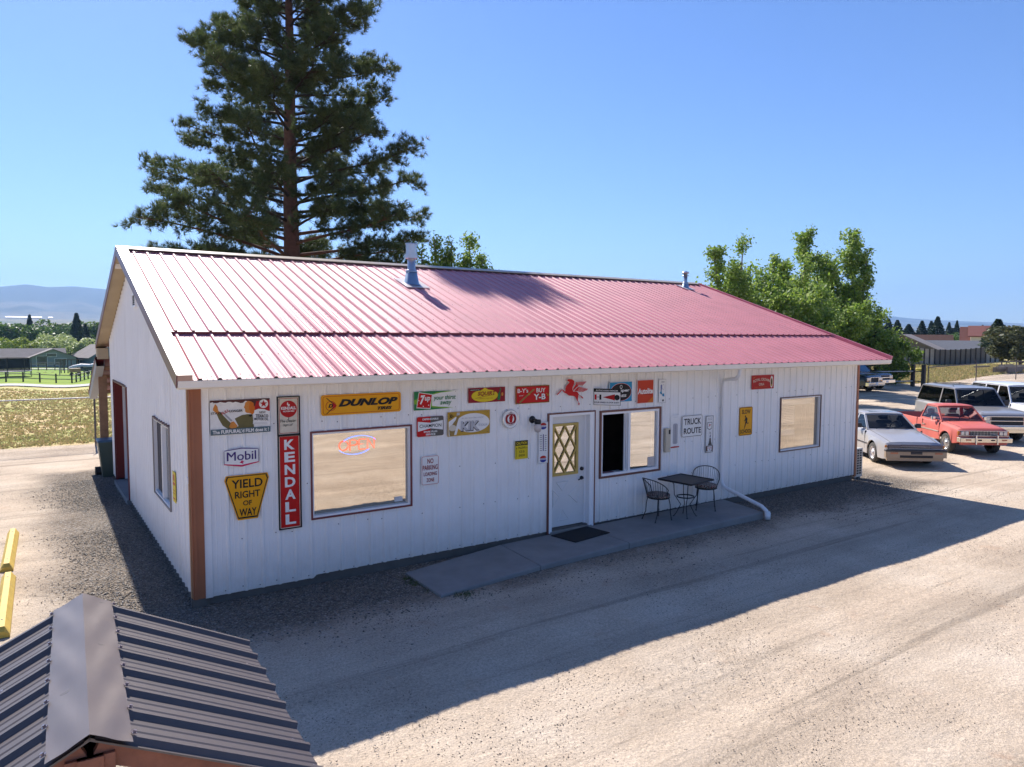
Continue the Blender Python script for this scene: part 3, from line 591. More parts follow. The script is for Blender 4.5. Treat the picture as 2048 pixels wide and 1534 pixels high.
# downspout
m = MB(); px = 10.0
m.tube([(9.80,-.62,2.86),(9.80,-.60,2.74),(9.82,-.52,2.66),(9.98,-.09,2.60),(10.0,-.065,2.52),(10.0,-.06,.62),(10.0,-.08,.50),(9.99,-.16,.42),(9.90,-1.12,.24),(9.88,-1.24,.18),(9.88,-1.27,.10)], .038, 12); m.build('downspout', M('pvc', (.8,.8,.8), .35), bld)
MB().lathe([(.0,0),(.052,0),(.056,.13),(.044,.13),(.042,.16)], (9.88,-1.275,.02), 14).build('downspout_outlet', 'pvc', bld)
MB().box(9.955,10.045,-.03,-.0,2.0,2.03).build('pipe_strap', 'pvc', bld)
# rear lean-to
M('leanto_under', (.33,.35,.38), .6)
lt = thing('lean_to', 'small lean-to roof on wooden post behind the back left corner', 'lean-to', (-.05, 11.5, 0))
m = MB(); m.add([(-.30,10.15,2.92),(-.30,12.7,1.92),(3,12.7,1.92),(3,10.15,2.92),(-.30,10.15,2.86),(-.30,12.7,1.86),(3,12.7,1.86),(3,10.15,2.86)], [(0,3,2,1),(4,5,6,7),(0,1,5,4),(1,2,6,5)]); m.build('roof', 'trim_darkred', lt)
m = MB(); m.add([(-.29,10.15,2.86),(-.29,12.6,1.86),(-.27,12.6,1.72),(-.27,10.15,2.70),(-.1,10.15,2.86),(-.1,12.6,1.86),(-.1,12.6,1.72),(-.1,10.15,2.70)], [(0,1,2,3),(7,6,5,4),(3,2,6,7),(1,5,6,2)]); m.build('fascia', 'leanto_under', lt)
for k in range(4): MB().box(-.1,3,10.4+k*.6,10.45+k*.6,2.6-k*.235,2.68-k*.235).build('rafter', 'wood', lt)
MB().box(-.18,.0,10.88,11.04,0,2.45).build('post', 'wood', lt)
bn = thing('wheelie_bin', 'green wheeled bin with blue lid by the back left corner', 'bin', (-.1, 10.35, 0))
m = MB(); m.add([(x*.13-.08,y*.2+10.35,0) for x,y in ((-1,-1),(1,-1),(1,1),(-1,1))]+[(x*.17-.12,y*.27+10.35,.86) for x,y in ((-1,-1),(1,-1),(1,1),(-1,1))], [(0,3,2,1),(4,5,6,7),(0,1,5,4),(1,2,6,5),(2,3,7,6),(3,0,4,7)]); m.build('body', M('bin_green', (.05,.075,.06), .5), bn)
m = MB(); m.bbox(-.31,.07,10.06,10.64,.86,.91,.02); m.build('lid', M('bin_blue', (.04,.10,.17), .45), bn)
MB().cyl((-.34,10.62,.1),(.14,10.62,.1),.1,n=12).build('wheel', 'rubber', bn)
# slab, mat, heat pump
def slab():
    # three slabs with joints; edge follows the photograph's slight flare
    E = [(2.78,-1.43),(4.56,-1.25),(6.42,-1.17),(9.92,-1.15)]; Bk = [(2.78,-.34),(4.66,-.02),(6.42,-.02),(10.15,-.02)]; Hs = [.035,.07,.10,.13]
    for k in range(3):
        g = .007; (x0,y0),(x1,y1) = E[k],E[k+1]; (bx0,by0),(bx1,by1) = Bk[k],Bk[k+1]; h0,h1 = Hs[k],Hs[k+1]
        v = [(x0+g,y0,-.2),(x1-g,y1,-.2),(bx1-g,by1,-.2),(bx0+g,by0,-.2),(x0+g,y0,h0-.012),(x1-g,y1,h1-.012),(bx1-g,by1,h1),(bx0+g,by0,h0),(x0+g+.008,y0+.014,h0),(x1-g-.008,y1+.014,h1),(bx1-g-.008,by1,h1),(bx0+g+.008,by0,h0)]
        m = MB(); m.add(v, [(0,1,5,4),(1,2,6,5),(3,0,4,7),(4,5,9,8),(5,6,10,9),(7,4,8,11),(8,9,10,11)]); o = m.build('walkway_slab', 'concrete'); o['kind'] = 'structure'
slab()
m = MB(); m.add([(5.60,-.12,.092),(5.70,-.67,.092),(6.54,-.57,.106),(6.46,-.04,.106),(5.61,-.13,.104),(5.71,-.66,.104),(6.53,-.56,.118),(6.45,-.05,.118)], [(4,5,6,7),(0,1,5,4),(1,2,6,5),(2,3,7,6),(3,0,4,7)])
tag(m.build('doormat', M('mat_black', (.012,.012,.013), .95, bump=.6, bscale=220)), 'black rubber doormat on the slab in front of the white door', 'doormat')
hp = thing('heat_pump', 'slim cream outdoor heat pump beside the right corner of the shop', 'heat pump', (15.2, .35, 0))
MB().bbox(15.02,15.34,.02,.80,.05,.75,.015).build('casing', M('hp_cream', (.55,.52,.46), .5), hp)
m = MB()
for zz in range(10):
    for c in range(2): m.box(15.09+c*.11, 15.16+c*.11, .012, .021, .12+zz*.062, .162+zz*.062)
m.build('grille_openings', 'black', hp)
for x in (15.06,15.26): MB().box(x,x+.05,.05,.78,-.01,.05).build('foot', 'concrete', hp)
# ---------------------------------------------------------------- signs on the front wall
def text_mesh(body, bold=0., shear=0., space=1.):
    cu = bpy.data.curves.new('t', 'FONT'); cu.body = body; cu.offset = bold; cu.shear = shear; cu.space_character = space; cu.align_x = 'LEFT'; cu.resolution_u = 3
    o = bpy.data.objects.new('t', cu); C.objects.link(o); dg = bpy.context.evaluated_depsgraph_get(); dg.update(); me = bpy.data.meshes.new_from_object(o.evaluated_get(dg))
    bpy.data.objects.remove(o); V = np.array([v.co[:] for v in me.vertices]); Fc = [tuple(p.vertices) for p in me.polygons]; bpy.data.meshes.remove(me); return V, Fc
def ellp(cx, cy, rx, ry, n=28, a0=0, a1=360): return [(cx+rx*math.cos(rad(a0+(a1-a0)*i/n)), cy+ry*math.sin(rad(a0+(a1-a0)*i/n))) for i in range(n+(0 if a1-a0 == 360 else 1))]
def rrect(u0, u1, v0, v1, ru, rv, n=4):
    o = []
    for cx, cy, a in ((u1-ru, v0+rv, -90), (u1-ru, v1-rv, 0), (u0+ru, v1-rv, 90), (u0+ru, v0+rv, 180)): o += [(cx+ru*math.cos(rad(a+90*i/n)), cy+rv*math.sin(rad(a+90*i/n))) for i in range(n+1)]
    return o
COL = dict(white=(.82,.81,.78), cream=(.66,.60,.48), black=(.015,.014,.014), red=(.55,.008,.008), dred=(.28,.012,.02), yellow=(.80,.36,.006), yellow2=(.72,.55,.02), orange=(.62,.16,.015), blue=(.03,.05,.28), green=(.02,.20,.06), lime=(.22,.42,.03), purple=(.06,.03,.17), teal=(.10,.15,.17), sky=(.02,.28,.50), olive=(.15,.13,.05), brown=(.10,.035,.03), skin=(.62,.24,.05), grey=(.12,.11,.10), lgrey=(.42,.42,.44), pink=(.60,.02,.10), signred=(.45,.012,.012), gold=(.50,.30,.04), tan=(.30,.2,.06), orangered=(.58,.05,.015), silver=(.5,.5,.52))
def smt(c, worn=0):
    k = 'sign_'+c+('_worn' if worn else '')
    return M(k, COL[c], .45, spec=.2, var=.06 if not worn else .18, vscale=9 if worn else 3, rust=(.10 if worn == 2 else -.02) if worn else 0)
def sign(name, label, x0, x1, z0, z1, layers, base='white', outline=None, tilt=None, y0=-.023, th=.007, worn=0, pin=True, y1off=0.):
    """panel in the plane of the wall; layer coordinates run 0..1 over it"""
    cx, cz = (x0+x1)/2, (z0+z1)/2; t = thing(name, label, 'sign', (cx, y0-th/2, cz))
    def fn(u, v, d):
        x = x0+(x1-x0)*u; z = z0+(z1-z0)*v
        if tilt: z += tilt*(u-.5)
        return (x, y0-d, z)
    pl = outline or [(0,0),(1,0),(1,1),(0,1)]
    MB().prism(pl, fn, 0, th).build('panel', smt(base, worn), t)
    for i, l in enumerate(layers):
        d = th+.0009*(i+1); kind, col = l[0], l[1]; wn = worn if col not in ('black',) else 0
        if kind in ('text',):
            s_, u0, u1, v0, v1 = l[2:7]; o_ = l[7] if len(l) > 7 else {}
            V, Fc = text_mesh(s_, o_.get('bold', .012), o_.get('shear', 0.), o_.get('space', 1.)); mn = V.min(0); mx = V.max(0)
            U = u0+(V[:,0]-mn[0])/(mx[0]-mn[0])*(u1-u0); W = v0+(V[:,1]-mn[1])/max(mx[1]-mn[1], 1e-6)*(v1-v0)
            if 'slope' in o_: W = W+o_['slope']*(U-u0)
            if 'arc' in o_: W = W+o_['arc']*(1-((U-(u0+u1)/2)/((u1-u0)/2))**2)
            if 'rot' in o_:
                a = rad(o_['rot']); ar = (x1-x0)/(z1-z0); cu, cw = (u0+u1)/2, (v0+v1)/2; du, dw = (U-cu)*ar, W-cw; U = cu+(du*math.cos(a)-dw*math.sin(a))/ar; W = cw+du*math.sin(a)+dw*math.cos(a)
            m = MB(); m.add([fn(a, b, d) for a, b in zip(U, W)], Fc); nm = o_.get('name', 'lettering')
        else:
            m = MB(); nm = l[3] if len(l) > 3 else {'poly':'emblem'}.get(kind, 'emblem'); pls = l[2] if isinstance(l[2][0][0], (tuple, list)) else [l[2]]
            for q in pls: m.prism(q, fn, d-.0008, d)
        m.build(nm, smt(col, wn), t)
    if pin:
        m = MB(); 
        for u in (.06,.94):
            for v in (.07,.93):
                if tilt is None and outline is None: a = fn(u, v, th); m.cyl(a, (a[0], a[1]-.004, a[2]), .005, n=6, smooth=False)
        if m.v: m.build('screws', 'screw', t)
    return t
def border(u, v, iu, iv):  # four strips
    return [[(u,v),(1-u,v),(1-u,v+iv),(u,v+iv)], [(u,1-v-iv),(1-u,1-v-iv),(1-u,1-v),(u,1-v)], [(u,v),(u+iu,v),(u+iu,1-v),(u,1-v)], [(1-u-iu,v),(1-u,v),(1-u,1-v),(1-u-iu,1-v)]]
def rborder(u, v, ru, rv, iu, iv, n=4):
    a = rrect(u,1-u,v,1-v,ru,rv,n); b = rrect(u+iu,1-u-iu,v+iv,1-v-iv,max(ru-iu,.002),max(rv-iv,.002),n); k = len(a)
    return [[a[i],a[(i+1)%k],b[(i+1)%k],b[i]] for i in range(k)]
def ring(cx, cy, rx, ry, k, n=28):
    a = ellp(cx,cy,rx,ry,n); b = ellp(cx,cy,rx*k,ry*k,n); return [[a[i],a[(i+1)%n],b[(i+1)%n],b[i]] for i in range(n)]
def star(cx, cy, r, ar, k=.40, n=5):
    return [(cx+(r if i%2 == 0 else r*k)*math.sin(math.pi*i/n)/ar, cy+(r if i%2 == 0 else r*k)*math.cos(math.pi*i/n)) for i in range(2*n)]
T = lambda c, s, u0, u1, v0, v1, **o: ('text', c, s, u0, u1, v0, v1, o)
# motor oil advertisement
top = [(0,1),(0,.93)]+[(i/24, .935+.018*math.sin(i*1.9)-(.03 if i in (11,12,13) else 0)) for i in range(25)]+[(1,1)]
sign('enamel_sign', 'large motor oil advert with a painted man holding a test tube, leftmost on the wall', .231, .977, 2.20, 2.645, [
  ('poly','brown',top,'rust_band'), ('poly','signred',[(.70,.92),(1,.95),(1,.62),(.74,.66),(.73,.78)],'emblem'),
  ('poly','olive',[(.10,.62),(.15,.68),(.28,.42),(.36,.28),(.40,.20),(.46,.22),(.40,.45),(.52,.54),(.62,.56),(.70,.55),(.72,.16),(.30,.14),(.20,.26),(.14,.45)],'picture'),
  ('poly','skin',[(.05,.78),(.045,.72),(.09,.65),(.12,.60),(.155,.63),(.13,.72),(.12,.82),(.085,.90),(.07,.86)],'picture'),
  ('poly','skin',[(.58,.90),(.57,.82),(.555,.76),(.575,.72),(.575,.64),(.60,.60),(.66,.58),(.70,.54),(.74,.62),(.735,.84),(.70,.92),(.63,.95)],'picture'),
  ('poly','orange',[(.655,.90),(.64,.74),(.66,.60),(.70,.55),(.735,.64),(.735,.84),(.70,.92)],'picture'),
  ('poly','brown',[(.66,.95),(.70,.97),(.77,.96),(.75,.80),(.725,.78),(.72,.88)],'picture'),
  ('poly','skin',[(.30,.22),(.34,.36),(.38,.37),(.44,.24),(.42,.18),(.33,.17)],'picture'),
  ('poly','lgrey',[(.20,.62),(.225,.64),(.36,.40),(.335,.37)],'picture'),
  ('poly','white',[(.70,.26),(.73,.66),(.80,.70),(.90,.68),(1,.60),(1,.22),(.86,.20)],'picture'),
  ('poly','black',[(.615,.50),(.66,.545),(.70,.53),(.66,.47),(.64,.50)],'picture'),
  ('poly','white',ellp(.89,.845,.078,.13,24),'emblem'), ('poly','signred',star(.89,.845,.115,1.68),'emblem'),
  ('poly','teal',[(0,0),(1,.0),(1,.165),(0,.165)],'banner'), T('white','The FURFURAL\'d FILM does it !',.03,.97,.03,.14,bold=.03),
  T('black','STAYS',.01,.175,.60,.665,bold=.02), T('signred','FULL',.175,.31,.62,.70,bold=.02,rot=28), T('black','LONGER',.31,.53,.64,.71,bold=.02),
  T('black','NEW',.81,.92,.565,.625,bold=.015), T('black','TEXACO',.745,.965,.455,.545,bold=.025,slope=-.12), T('black','MOTOR OIL',.725,.965,.37,.445,bold=.02,slope=-.12),
  ('poly','lgrey',[[(.73,.31),(.94,.27),(.94,.275),(.73,.316)],[(.72,.27),(.95,.235),(.95,.24),(.72,.276)]],'picture')], worn=1)
KX0, KX1 = 1.082, 1.366
sign('enamel_sign', 'small white sign with a red disc and script, above the tall red vertical sign', KX0, KX1, 2.145, 2.648, [
  ('poly','signred',border(.055,.03,.022,.012),'border'), ('poly','signred',ellp(.5,.68,.40,.225,32),'emblem'),
  ('poly','white',[(.44,.835),(.43,.80),(.47,.775),(.50,.755),(.56,.77),(.56,.80),(.52,.815),(.505,.80),(.49,.82),(.47,.865),(.455,.865)],'emblem'),
  T('white','KENDALL',.15,.86,.665,.745,bold=.035), T('white','MOTOR OILS',.24,.77,.60,.64,bold=.03),
  ('poly','black',[(.485,.40),(.515,.40),(.515,.455),(.485,.455)],'emblem'),
  T('black','The Dealer',.09,.86,.325,.40,bold=.005,shear=.35), T('black','Sign of',.22,.70,.21,.285,bold=.005,shear=.35), T('black','Quality',.19,.79,.075,.185,bold=.012,shear=.35)], base='cream', worn=1)
m = MB().frame(KX0-.012, KX1+.012, 2.135, 2.66, .014, -.045, -.02); bpy.context.view_layer.update(); m.build('frame', 'sign_black', [o for o in C.objects if o.name.startswith('enamel_sign')][-1])
lay = []
for i, ch in enumerate('KENDALL'):
    v1 = .955-i*.134; lay.append(T('white', ch, .26, .76, v1-.108, v1, bold=.035))
ks = sign('enamel_sign', 'tall narrow red sign with worn white letters running down it', KX0+.002, KX1+.003, .86, 2.13, [('poly','cream',border(.02,.004,.03,.007),'border')]+lay, base='red', worn=2)
MB().frame(KX0-.010, KX1+.014, .85, 2.134, .013, -.045, -.02).build('frame', 'sign_black', ks)
sign('enamel_sign', 'small white shield-shaped sign with purple lettering above the yield sign', .385, .822, 1.765, 2.015, [
  ('poly','purple',[(.02,.90),(.5,1.0),(.98,.90),(.98,.865),(.5,.945),(.02,.865)],'border'), ('poly','pink',[(.0,.16),(.0,.21),(.5,.09),(1,.21),(1,.16),(.52,.0),(.48,0)],'border'),
  ('poly','purple',[[(.0,.21),(.012,.21),(.012,.88),(0,.88)],[(.988,.21),(1,.21),(1,.88),(.988,.88)]],'border'),
  T('purple','Mobil',.08,.915,.34,.80,bold=.0), T('purple','Mobil',.088,.923,.345,.805,bold=.0), ('poly','pink',[(.44,.24),(.47,.26),(.50,.33),(.52,.33),(.53,.28),(.57,.30),(.55,.24),(.53,.20),(.55,.13),(.50,.18),(.47,.20)],'emblem')],
  outline=[(0,.17),(.46,.0),(.5,-.02),(.54,.0),(1,.17),(1,.90),(.5,1.02),(0,.90)])
Y = [(.28,.0),(.73,.0),(1.0,.90),(.965,1.0),(.035,1.0),(.0,.90)]
def shr(pl, k): 
    cx = sum(p[0] for p in pl)/len(pl); cy = sum(p[1] for p in pl)/len(pl); return [(cx+(p[0]-cx)*k, cy+(p[1]-cy)*k) for p in pl]
Yi, Yo = shr(Y, .90), shr(Y, .955)
sign('road_sign', 'yellow keystone-shaped yield right of way sign near the left corner', .383, .95, 1.06, 1.655, [('poly','black',[[Yo[i],Yo[(i+1)%6],Yi[(i+1)%6],Yi[i]] for i in range(6)],'border'),
  T('black','YIELD',.155,.85,.71,.90,bold=.02), T('black','RIGHT',.225,.79,.485,.64,bold=.018), T('black','OF',.40,.60,.315,.425,bold=.018), T('black','WAY',.315,.70,.08,.25,bold=.02)], base='yellow', outline=Y)
sign('enamel_sign', 'long yellow tire sign with heavy slanted black lettering above the left window', 1.675, 2.88, 2.362, 2.652, [('poly','signred',rborder(.02,.07,.03,.11,.006,.02),'border'),
  ('poly','signred',ring(.115,.46,.062,.24,.90),'emblem'), ('poly','black',[[(.06,.84),(.066,.86),(.17,.50),(.16,.47)],[(.06,.10),(.066,.08),(.17,.44),(.16,.47)]],'emblem'), ('poly','signred',[(.135,.66),(.135,.28),(.185,.47)],'emblem'),
  T('black','D',.085,.14,.38,.56,bold=.05,shear=.25), T('black','DUNLOP',.205,.955,.40,.76,bold=.055,shear=.35), T('black','TIRES',.69,.88,.15,.31,bold=.05,shear=.35)], base='yellow', outline=rrect(0,1,0,1,.03,.12))
sign('enamel_sign', 'green and white soda sign with a tilted red square at its left end', 3.093, 3.848, 2.360, 2.640, [('poly','lime',[(0,0),(.35,.0),(.9,.06),(.55,.14),(.4,.2),(.4,.8),(.60,.90),(.93,.965),(.4,1),(0,1)],'emblem'),
  ('poly','green',[(0,0),(.35,.0),(.8,.03),(.42,.11),(.34,.2),(.30,.5),(.34,.78),(.50,.92),(.85,.985),(.4,1),(0,1)],'emblem'), ('poly','lime',[(.0,.55),(.08,.62),(.08,.3),(0,.35)],'emblem'),
  ('poly','white',[(.05,.12),(.36,.05),(.41,.83),(.105,.97)],'emblem'), ('poly','red',[(.062,.16),(.35,.085),(.395,.80),(.115,.93)],'emblem'),
  T('white','7',.125,.245,.30,.80,bold=.045,shear=.25), T('white','up',.235,.355,.42,.70,bold=.03,shear=.2), ('poly','white',[ellp(.32,.25,.012,.035,8),ellp(.20,.20,.01,.03,8),ellp(.10,.52,.01,.025,8)],'emblem'),
  T('green','your thirst',.43,.94,.44,.76,bold=.01,shear=.2), T('green','away',.58,.84,.16,.42,bold=.01,shear=.2)])
sign('enamel_sign', 'dark red soda sign with a yellow oval and a green bottle at its right end', 4.035, 4.722, 2.424, 2.658, [('poly','yellow2',ellp(.44,.45,.36,.42,32),'emblem'), ('poly','yellow2',[(.33,.80),(.44,1.0),(.56,.82)],'emblem'),
  ('poly','black',[(.03,.80),(.32,.80),(.32,.92),(.03,.92)],'banner'), T('white','SWITCH TO',.05,.30,.835,.885,bold=.02), T('dred','SQUIRT',.24,.74,.42,.74,bold=.025,shear=.3), ('poly','dred',[(.17,.28),(.70,.50),(.72,.53),(.2,.31)],'emblem'),
  T('dred','NEVER AN AFTER-THIRST',.29,.66,.25,.29,bold=.01), ('poly','green',[(.78,.12),(.85,.12),(.865,.45),(.85,.58),(.865,.75),(.88,.90),(.855,.92),(.84,.72),(.80,.55)],'emblem'), ('poly','skin',ellp(.915,.50,.03,.13,12),'emblem')], base='dred')
sign('enamel_sign', 'red cigar sign with a brown cigar and white serif lettering', 4.93, 5.618, 2.362, 2.656, [('poly','gold',border(0,0,.012,.025),'border'), ('poly','black',border(.012,.025,.012,.025),'border'),
  ('poly','tan',[(.10,.12),(.14,.06),(.40,.52),(.55,.75),(.545,.82),(.50,.80),(.33,.50)],'emblem'), ('poly','gold',[(.38,.46),(.42,.52),(.38,.60),(.345,.53)],'emblem'),
  T('white','B-Y\'s',.05,.36,.62,.86,bold=.02), T('white','and',.09,.22,.44,.50,bold=.01,shear=.4), T('white','BUY',.60,.87,.60,.84,bold=.022), T('black','Y-B',.53,.885,.17,.50,bold=.03), T('white','Y-B',.52,.875,.19,.52,bold=.03), T('gold','\'s',.90,.97,.38,.55,bold=.02)], base='red')
sign('enamel_sign', 'red and dark grey spark plug sign with a white bow-tie band', 3.141, 3.593, 1.956, 2.256, [('poly','grey',[(.5,0),(.95,0),(1,.06),(1,.94),(.95,1),(.5,1)],'field'),
  ('poly','white',[(.03,.27),(.5,.40),(.97,.29),(.97,.78),(.5,.68),(.03,.77)],'field'), T('black','CHAMPION',.09,.91,.45,.62,bold=.012), T('white','DEPENDABLE',.20,.80,.83,.92,bold=.035), T('white','SPARK PLUG',.24,.75,.19,.28,bold=.035), T('white','SERVICE',.32,.68,.05,.145,bold=.035)], base='red', outline=rrect(0,1,0,1,.06,.09))
sign('enamel_sign', 'gold soda sign with a large white oval and shaded block letters', 3.665, 4.432, 1.925, 2.301, [('poly','white',ellp(.59,.50,.40,.40,36),'field'), ('poly','white',[(.02,.60),(.19,.80),(.28,.55),(.2,.05),(.02,.02)],'field'),
  ('poly','tan',[(.04,.02),(.14,.02),(.20,.42),(.235,.62),(.27,.85),(.22,.85),(.18,.66),(.09,.45),(.03,.30)],'emblem'), ('poly','cream',ellp(.11,.34,.085,.13,16),'emblem'), ('poly','silver',[(.20,.84),(.275,.86),(.275,.97),(.21,.96)],'emblem'),
  T('black','30',.035,.105,.74,.91,bold=.02), T('black','oz',.11,.14,.79,.85,bold=.01), T('lgrey','It\'s the taste that counts!',.32,.84,.69,.75,bold=.008,shear=.1), T('black','KIK',.30,.745,.155,.56,bold=.06,shear=.05), T('silver','KIK',.29,.735,.19,.60,bold=.04,shear=.05), T('lgrey','COLA',.72,.93,.34,.43,bold=.0)], base='gold', worn=0)
sign('road_sign', 'white no parking loading zone sign with red lettering right of the left window', 3.208, 3.513, 1.207, 1.66, [('poly','signred',rborder(.03,.02,.09,.06,.02,.013),'border'), T('dred','NO',.34,.68,.73,.90,bold=.022), T('dred','PARKING',.08,.92,.515,.68,bold=.022), T('dred','LOADING',.13,.87,.32,.445,bold=.02), T('dred','ZONE',.28,.72,.11,.24,bold=.02)], outline=rrect(0,1,0,1,.1,.07))
rs = sign('round_thermometer', 'round white dial with a red ring and a profile head, left of the wall light', 4.672, 4.970, 1.98, 2.278, [('poly','dred',ellp(.5,.5,.36,.36,32),'emblem'), ('poly','white',ellp(.5,.5,.22,.22,28),'emblem'),
  T('white','MOHAWK',.27,.73,.72,.80,bold=.03,arc=.05), T('white','GASOLINE',.27,.73,.22,.29,bold=.03,arc=-.06), ('poly','signred',[(.42,.30),(.58,.30),(.60,.45),(.64,.60),(.58,.72),(.48,.72),(.40,.62),(.37,.54),(.41,.50),(.40,.42)],'emblem'), ('poly','black',[[(.485,.86),(.515,.86),(.505,.97),(.495,.97)],[(.49,.70),(.51,.70),(.505,.88),(.495,.88)]],'needle')], outline=ellp(.5,.5,.5,.5,36), th=.028)
rs['category'] = 'thermometer'; m = MB()
for a, b in zip(ellp(4.821,2.129,.149,.149,36), ellp(4.821,2.129,.149,.149,36)[1:]+ellp(4.821,2.129,.149,.149,36)[:1]): m.cyl((a[0],-.048,a[1]),(b[0],-.048,b[1]),.007,n=6)
m.build('rim', 'chrome', rs)
sign('warning_sign', 'small yellow falling ice and snow caution sign left of the door', 4.928, 5.181, 1.45, 1.753, [('poly','black',[(0,.74),(1,.74),(1,1),(0,1)],'banner'), T('yellow2','CAUTION',.08,.93,.79,.94,bold=.025), T('black','FALLING',.22,.80,.56,.68,bold=.005), T('black','ICE &',.30,.72,.34,.47,bold=.005), T('black','SNOW',.27,.76,.13,.26,bold=.005),
  ('poly','black',[[(.08,.12),(.095,.12),(.095,.62),(.08,.62)],[(.905,.12),(.92,.12),(.92,.62),(.905,.62)],[(.05,.58),(.125,.58),(.0875,.66)],[(.875,.58),(.95,.58),(.9125,.66)]],'emblem')], base='yellow2')
pt = sign('thermometer', 'tall white wall thermometer with red and blue discs at top and bottom, beside the door', 5.397, 5.592, 1.333, 2.038, [('poly','signred',ellp(.5,.915,.34,.06,14,0,180),'emblem'), ('poly','blue',ellp(.5,.875,.34,.06,14,180,360),'emblem'), T('blue','PEPSI',.20,.80,.885,.905,bold=.03), ('poly','signred',ellp(.5,.125,.34,.06,14,0,180),'emblem'), ('poly','blue',ellp(.5,.085,.34,.06,14,180,360),'emblem'), T('blue','PEPSI',.20,.80,.095,.115,bold=.03),
  ('poly','purple',[(.46,.30),(.54,.30),(.54,.70),(.46,.70)],'tube'), ('poly','grey',[[(.14,.31+k*.052),(.34,.31+k*.052),(.34,.322+k*.052),(.14,.322+k*.052)] for k in range(8)]+[[(.66,.30+k*.052),(.84,.30+k*.052),(.84,.312+k*.052),(.66,.312+k*.052)] for k in range(8)],'scale'), ('poly','lgrey',border(0,0,.02,.006),'border')], outline=rrect(0,1,0,1,.08,.02), pin=False); pt['category'] = 'thermometer'
# red winged horse cut-out
hx0, hz0 = 5.764, 2.265; hw, hh_ = .70, .483
def px2(p): return ((p[0]-1025)/(1745-1025), 1-(p[1]-185)/(825-185)+ (p[0]-1025)/(1745-1025)*0)
body = [(1255,205),(1300,190),(1370,200),(1420,235),(1430,290),(1400,360),(1385,400),(1440,380),(1455,475),(1500,495),(1535,560),(1580,590),(1620,620),(1640,665),(1600,655),(1560,600),(1525,570),(1515,640),(1510,680),(1530,730),(1555,770),(1540,820),(1515,790),(1520,740),(1475,680),(1440,610),(1400,590),(1300,575),(1240,525),(1190,500),(1165,470),(1150,440),(1080,520),(1040,550),(1025,530),(1060,495),(1130,415),(1180,430),(1215,470),(1215,400),(1240,340),(1290,290),(1310,265),(1270,240)]
wing1 = [(1400,480),(1380,420),(1440,330),(1440,270),(1705,262),(1650,320),(1610,360),(1520,350),(1450,440)]
wing2 = [(1400,480),(1470,390),(1520,375),(1745,440),(1700,475),(1620,505),(1530,500),(1490,480)]
ph = thing('winged_horse_cutout', 'red cut-out metal winged horse above the white door', 'sign', (6.11, -.03, 2.5))
def tri(pl, y0, y1, nm, mat, k=1.):
    m = MB(); q = [px2(p) for p in pl]; 
    if k != 1: q = shr(q, k)
    import mathutils.geometry as mg
    V = [Vector((hx0+hw*a, 0, hz0+hh_*b)) for a, b in q]; n_ = len(V); t_ = mg.tessellate_polygon([[Vector((v.x, v.z, 0)) for v in V]])
    m.add([(v.x,y0,v.z) for v in V]+[(v.x,y1,v.z) for v in V], [tuple(f) for f in t_]+[tuple(i+n_ for i in reversed(f)) for f in t_]+[(i,(i+1)%n_,n_+(i+1)%n_,n_+i) for i in range(n_)]); return m.build(nm, mat, ph)
tri(body, -.036, -.028, 'body', smt('red')); tri(wing1, -.041, -.037, 'wing', smt('red')); tri(wing2, -.044, -.0415, 'wing', smt('red'))
def outl(pl, y, nm, skip=()):
    m = MB(); V = [Vector((hx0+hw*px2(p)[0], y, hz0+hh_*px2(p)[1])) for p in pl]
    for i in range(len(V)): m.cyl(V[i], V[(i+1)%len(V)], .0035, n=4, smooth=False)
    return m.build(nm, smt('white'), ph)
outl(body, -.034, 'outline'); outl(wing1, -.041, 'outline'); outl(wing2, -.0445, 'outline')
m = MB()
for a, b in (((1470,290),(1680,290)),((1480,315),(1650,318)),((1490,338),(1625,342)),((1520,400),(1720,452)),((1510,425),(1690,475)),((1500,450),(1650,490)),((1500,468),(1600,498)),((1400,370),(1460,300)),((1400,460),(1500,380))):
    q = [px2(a), px2(b)]; m.cyl((hx0+hw*q[0][0],-.0455,hz0+hh_*q[0][1]), (hx0+hw*q[1][0],-.0455,hz0+hh_*q[1][1]), .003, n=4)
m.build('feather_lines', smt('white'), ph)
sign('enamel_sign', 'blue square tire sign with a black oval, partly behind the flanged dealer sign', 6.957, 7.523, 2.281, 2.661, [('poly','white',border(0,0,.02,.028),'border'), ('poly','white',ellp(.5,.49,.46,.43,36),'emblem'), ('poly','signred',ellp(.5,.49,.45,.42,36),'emblem'), ('poly','black',ellp(.5,.49,.43,.40,36),'emblem'),
  T('white','Cooper',.13,.87,.46,.64,bold=.035), T('white','TIRES',.25,.73,.25,.37,bold=.035), ('poly','white',ring(.50,.74,.055,.09,.72,12),'emblem'), ('poly','white',[(.47,.66),(.53,.66),(.52,.63),(.48,.63)],'emblem')], base='sky')
sign('enamel_sign', 'upright orange-red sign with one white word', 7.645, 8.065, 2.232, 2.672, [('poly','white',border(0,0,.018,.018),'border'), T('white','Autolite',.04,.95,.40,.64,bold=.035,shear=.06), T('dred','SPARK PLUGS',.36,.92,.355,.385,bold=.02), ('poly','orange',[(.60,.02),(.98,.02),(.98,.30)],'field')], base='orangered')
